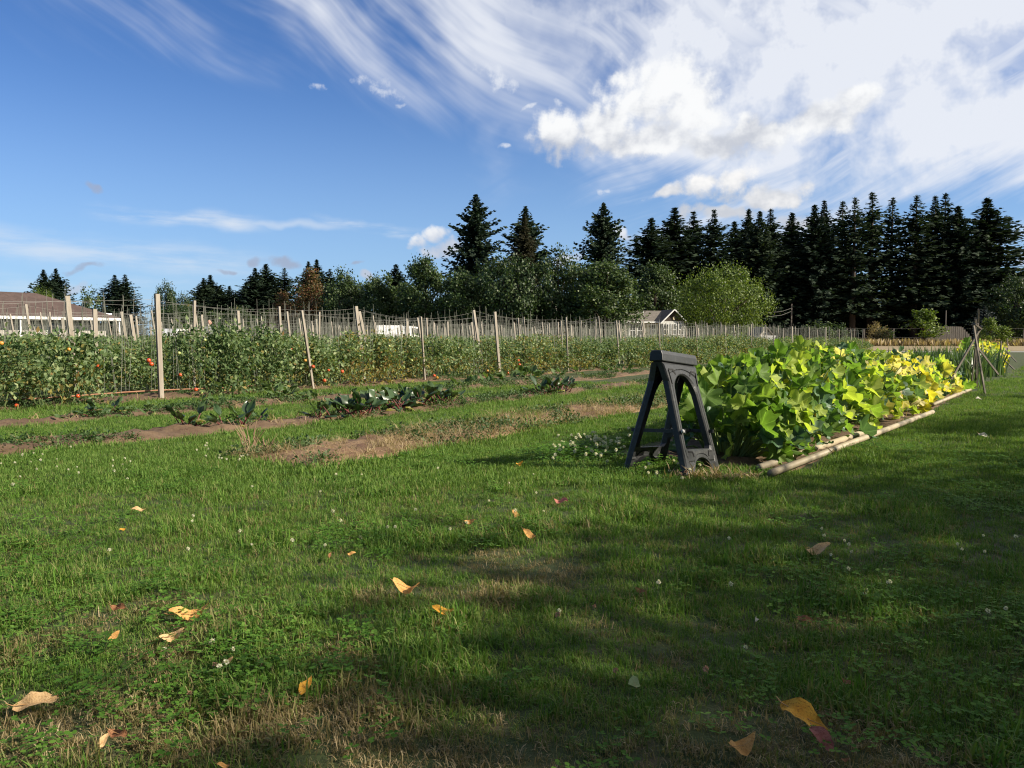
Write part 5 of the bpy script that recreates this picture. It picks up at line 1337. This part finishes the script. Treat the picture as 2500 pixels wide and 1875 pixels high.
# clover flowers, one by one
def flower(seed, m, hgt):
    rng = np.random.default_rng(seed); n = 46
    d = unit(rng.normal(size=(n, 3)) + np.array([0, 0, 0.35])); P = d * 0.0035 + np.array([0, 0, hgt])
    L = rng.uniform(0.007, 0.0105, n)
    head = quads('head', leaf_quads(P, d, L, L * 0.30, rng), M[m])
    return head, MB().tube([(0, 0, -0.01), (0.006, 0.003, hgt * 0.5), (0, 0, hgt)], 0.0013, 4).mesh('stem', M['stem'])
FL = [flower(950 + i, 'petal', (0.055, 0.07, 0.085)[i]) for i in range(3)]; FLO = flower(960, 'petal_old', 0.06)
fl = random.Random(77)
def add_flower(px, py, where, old=False, sc=None):
    p = G(px, py); pr = FLO if old else FL[fl.randrange(3)]
    if bed_dist(np.array([p.x]), np.array([p.y]))[0] < -0.1: return
    e = empty('clover_flower', (p.x, p.y, gzf(p.x, p.y)), fl.random() * 6.28)
    k = (sc or fl.uniform(0.65, 1.0)) * 0.85; e.scale = (k, k, k); e.rotation_euler = (fl.gauss(0, 0.15), fl.gauss(0, 0.15), fl.random() * 6)
    link('head', pr[0], e); link('stem', pr[1], e)
    tag(e, ('faded brown' if old else 'white') + ' clover flower ' + where, 'flower', 'clover flowers ' + where)
for _ in range(75): add_flower(min(1575, max(1350, fl.gauss(1455, 55))), min(1165, max(1075, fl.gauss(1110, 22))), 'in the thick patch left of the sawhorse', sc=fl.uniform(1.2, 1.6))
for _ in range(26): add_flower(fl.uniform(1570, 1720), fl.uniform(1095, 1190), 'among the sawhorse legs', fl.random() < 0.15, sc=fl.uniform(0.9, 1.2))
for _ in range(26): add_flower(fl.uniform(0, 320), fl.gauss(1150, 28), 'at the left edge of the lawn')
for _ in range(24): add_flower(fl.uniform(480, 680), fl.gauss(1115, 14), 'beside the near end of the straw bed', sc=0.85)
for _ in range(22): add_flower(fl.uniform(300, 1350), fl.uniform(1160, 1330), 'scattered over the sunny lawn')
for _ in range(16): add_flower(fl.uniform(2000, 2490), fl.uniform(1320, 1540), 'in the shaded lawn at the right')
for x, y in ((407, 1612), (530, 1598), (545, 1682), (566, 1625), (556, 1665), (272, 1370), (455, 1355), (620, 1348), (788, 1355), (715, 1336), (880, 1326), (1785, 1445), (1780, 1340), (1360, 1525), (1602, 1440), (2010, 1320), (2060, 1342), (1815, 1602)):
    add_flower(x, y, 'standing singly in the near lawn')
for x, y in ((375, 1700), (520, 1660), (470, 1725), (1495, 1665), (1720, 1672), (1360, 1540), (1460, 1510)):
    add_flower(x, y, 'withering in the near lawn', True)

# ------------------------------------------------------------------ fallen leaves
def fallen_leaf(seed, curl, twist, wide):
    rng = np.random.default_rng(seed); b = MB(); vs, fs = [], []; n = 11; ex = rng.uniform(0.55, 1.15); tp = rng.uniform(-0.1, 0.6); wv = rng.uniform(0.01, 0.03); sk = rng.normal() * 0.06
    for i in range(n):
        f = i / (n - 1); w = wide * math.sin(math.pi * min(1, f * 0.97 + 0.03)) ** ex * (1.12 - tp * f) * 0.5 * (1 + rng.normal() * 0.035)
        a = twist * (f - 0.5); x = f - 0.5; zc = curl * (x * x) * 1.6 + rng.normal() * 0.01
        for k in (-1, -0.5, 0, 0.5, 1):
            yy = w * k; zz = zc + 0.10 * math.sin(6.283 * f + seed) + abs(k) * w * (0.38 + 0.22 * math.sin(f * 5 + seed)) + wv * abs(k) * math.sin(f * 17 + k * 2 + seed) + rng.normal() * 0.006; yy = yy + sk * x * x * 4 - sk * 0.3
            vs.append((x, yy * math.cos(a) - zz * math.sin(a) * 0.6, zz * math.cos(a) + yy * math.sin(a)))
    for i in range(n - 1):
        for k in range(4): fs.append((i * 5 + k, i * 5 + k + 1, i * 5 + k + 6, i * 5 + k + 5))
    b.add(vs, fs, 0)
    b.tube([(-0.62, 0.02, 0.05 + curl * 0.5), (-0.5, 0, curl * 0.4), (0.1, 0, 0.01 + 0.01), (0.48, 0, curl * 0.38)], [0.010, 0.012, 0.009, 0.003], 4, 1)
    return b
def fl_mats(name, c1, c2, c3):
    m = mat(name, c1, c2, 0.65, 7.0, 0.5, 25, col3=tuple(q * 0.7 for q in c3), spec=0.25)
    nt = m.node_tree; b = nt.nodes['Principled BSDF']; out = nt.nodes['Material Output']
    t = nt.nodes.new('ShaderNodeBsdfTranslucent'); ms = nt.nodes.new('ShaderNodeMixShader'); ms.inputs[0].default_value = 0.3
    nt.links.new(b.inputs['Base Color'].links[0].from_socket, t.inputs[0])
    nt.links.new(b.outputs[0], ms.inputs[1]); nt.links.new(t.outputs[0], ms.inputs[2]); nt.links.new(ms.outputs[0], out.inputs[0])
    return m
LM = {'orange': fl_mats('leaf_orange', (0.66, 0.34, 0.10), (0.72, 0.42, 0.15), (0.52, 0.22, 0.06)), 'tan': fl_mats('leaf_tan_dry', (0.62, 0.40, 0.19), (0.70, 0.48, 0.25), (0.5, 0.28, 0.12)),
      'brown': fl_mats('leaf_brown', (0.26, 0.11, 0.05), (0.36, 0.17, 0.08), (0.16, 0.07, 0.04)), 'amber': fl_mats('leaf_amber', (0.60, 0.28, 0.03), (0.68, 0.38, 0.05), (0.40, 0.15, 0.03)),
      'pink': fl_mats('leaf_pinkish', (0.42, 0.14, 0.11), (0.50, 0.20, 0.16), (0.34, 0.09, 0.07)), 'green': fl_mats('leaf_pale_green', (0.42, 0.50, 0.22), (0.48, 0.55, 0.28), (0.36, 0.44, 0.16)),
      'white': fl_mats('leaf_bleached', (0.62, 0.58, 0.46), (0.68, 0.64, 0.52), (0.5, 0.45, 0.33))}
ribm = mat('leaf_midrib', (0.42, 0.24, 0.10), None, 0.7)
LEAVES = [  # px, py, length px, angle on the ground, colour, curl, label
    (463, 1508, 88, 15, 'orange', 0.35, 'large pale orange leaf, widest in the left of the lawn'), (421, 1560, 58, 25, 'tan', 0.5, 'curled tan leaf just below the large pale orange leaf'),
    (277, 1569, 34, 60, 'orange', 0.9, 'small crumpled orange leaf left of the curled tan leaf'), (292, 1500, 40, -10, 'brown', 0.8, 'curled brown leaf left of the large pale orange leaf'),
    (90, 1728, 98, 18, 'tan', 0.55, 'longest tan orange leaf at the left edge of the lawn'), (746, 1678, 62, 62, 'amber', 0.5, 'pointed amber leaf standing on edge below the middle lawn'),
    (1083, 1500, 54, -5, 'amber', 0.25, 'oval yellow amber leaf near the centre of the lawn'), (995, 1445, 66, -12, 'orange', 1.0, 'tightly curled orange leaf above the oval amber leaf'),
    (557, 1616, 28, 40, 'tan', 0.5, 'small pale leaf among clover flowers'), (291, 1797, 56, -15, 'brown', 0.6, 'dark orange leaf near the lower left corner'),
    (254, 1812, 40, 70, 'tan', 0.7, 'crumpled tan leaf touching the dark orange leaf'), (1964, 1765, 122, -35, 'amber', 0.3, 'largest amber leaf half in shade at the lower right'),
    (2012, 1824, 78, -55, 'pink', 0.3, 'pinkish red leaf tip to tip with the largest amber leaf'), (1808, 1842, 84, 20, 'orange', 0.9, 'twisted orange leaf at the bottom right of the lawn'),
    (1548, 1670, 36, 80, 'green', 0.4, 'round pale green leaf in the shaded lawn'), (1995, 1350, 70, 12, 'tan', 0.8, 'boat shaped tan leaf in the shade at the right'),
    (1963, 1511, 42, -20, 'brown', 0.9, 'curled brown leaf in the deep shade'), (1846, 1503, 20, 60, 'white', 0.4, 'tiny cream leaf left of the curled brown leaf'),
    (1294, 1308, 40, -35, 'orange', 0.9, 'twisted orange leaf below the sawhorse shadow'), (1262, 1259, 28, -45, 'orange', 0.7, 'thin orange leaf above the twisted one'),
    (1147, 1271, 26, 10, 'orange', 0.6, 'small orange leaf left of the thin orange leaf'), (1370, 1232, 34, -10, 'pink', 0.8, 'pinkish brown leaf nearest the sawhorse'),
    (859, 1349, 20, 20, 'orange', 0.6, 'small bright orange leaf in the sunny lawn, right one of two'), (805, 1353, 20, 70, 'brown', 0.6, 'small brownish leaf in the sunny lawn, left one of two'),
    (339, 1239, 32, 5, 'tan', 0.5, 'tan leaf in the far left of the sunny lawn'), (300, 1286, 16, 30, 'amber', 0.5, 'tiny yellow leaf at the left of the sunny lawn'),
    (1268, 1138, 22, 30, 'amber', 0.6, 'yellow leaf at the tip of the sawhorse shadow'), (1565, 1439, 26, -30, 'brown', 0.7, 'small brown leaf in the shaded middle of the lawn'),
    (2070, 1672, 30, -40, 'brown', 0.7, 'small rusty leaf in the deep shade at the right'), (2402, 1066, 26, -40, 'white', 0.5, 'narrow bleached leaf on the path lawn'),
    (2390, 973, 16, 0, 'white', 0.3, 'small pale leaf on the grass below the tripod'), (548, 1873, 36, 0, 'orange', 0.5, 'orange leaf cut by the bottom edge of the picture'), (2062, 1872, 24, 10, 'brown', 0.5, 'brownish leaf at the bottom edge on the right')]
for i, (px, py, ln, an, cm, curl, lab) in enumerate(LEAVES):
    p = G(px, py, 0.03); L = ln * p.y / FPX * 1.05
    b = fallen_leaf(1000 + i, curl * 0.7, random.uniform(-0.5, 0.5), random.uniform(0.36, 0.5) if cm != 'green' else 0.85)
    o = b.build('fallen_leaf', [LM[cm], ribm], None, True)
    o.location = (p.x, p.y, gzf(p.x, p.y) + 0.032); o.scale = (L, L, L)
    # tipped a little toward the light, as leaves caught on grass tips are
    o.rotation_euler = Euler((R(random.uniform(15, 40)), R(-min(70, abs(an)) * 0.35 * (1 if an > 0 else -1)), R(an * 1.2)), 'XYZ')
    tag(o, lab, 'leaf', 'fallen leaves on the lawn')
# dead flower stalks at the near end of the straw bed
def dead_clump(px, py, label, n=14, h=0.28, seed=1):
    rng = np.random.default_rng(seed); p = G(px, py); e = empty('dead_stalks', (p.x, p.y, gzf(p.x, p.y)))
    for k in range(n):
        a = rng.random() * 6.28; ln = rng.uniform(0.4, 1.0) * h; l2 = rng.uniform(0.1, 0.7)
        MB().tube([(0.1 * math.cos(a) * rng.random(), 0.07 * math.sin(a), 0), (l2 * ln * 0.5 * math.cos(a), l2 * ln * 0.5 * math.sin(a), ln * 0.6), (l2 * ln * math.cos(a), l2 * ln * math.sin(a), ln)], [0.004, 0.0035, 0.003], 4).build('stalk', M['dead_stalk'], e)
    tag(e, label, 'dead plant')
M['dead_stalk'] = mat('dead_stalk', (0.28, 0.20, 0.12), (0.18, 0.11, 0.07), 0.9, 6)
dead_clump(612, 1106, 'clump of dry dead stalks at the near end of the straw bed', 16, 0.30, 4)
dead_clump(650, 1108, 'low brown tangle right of the dry dead stalks', 20, 0.14, 5)
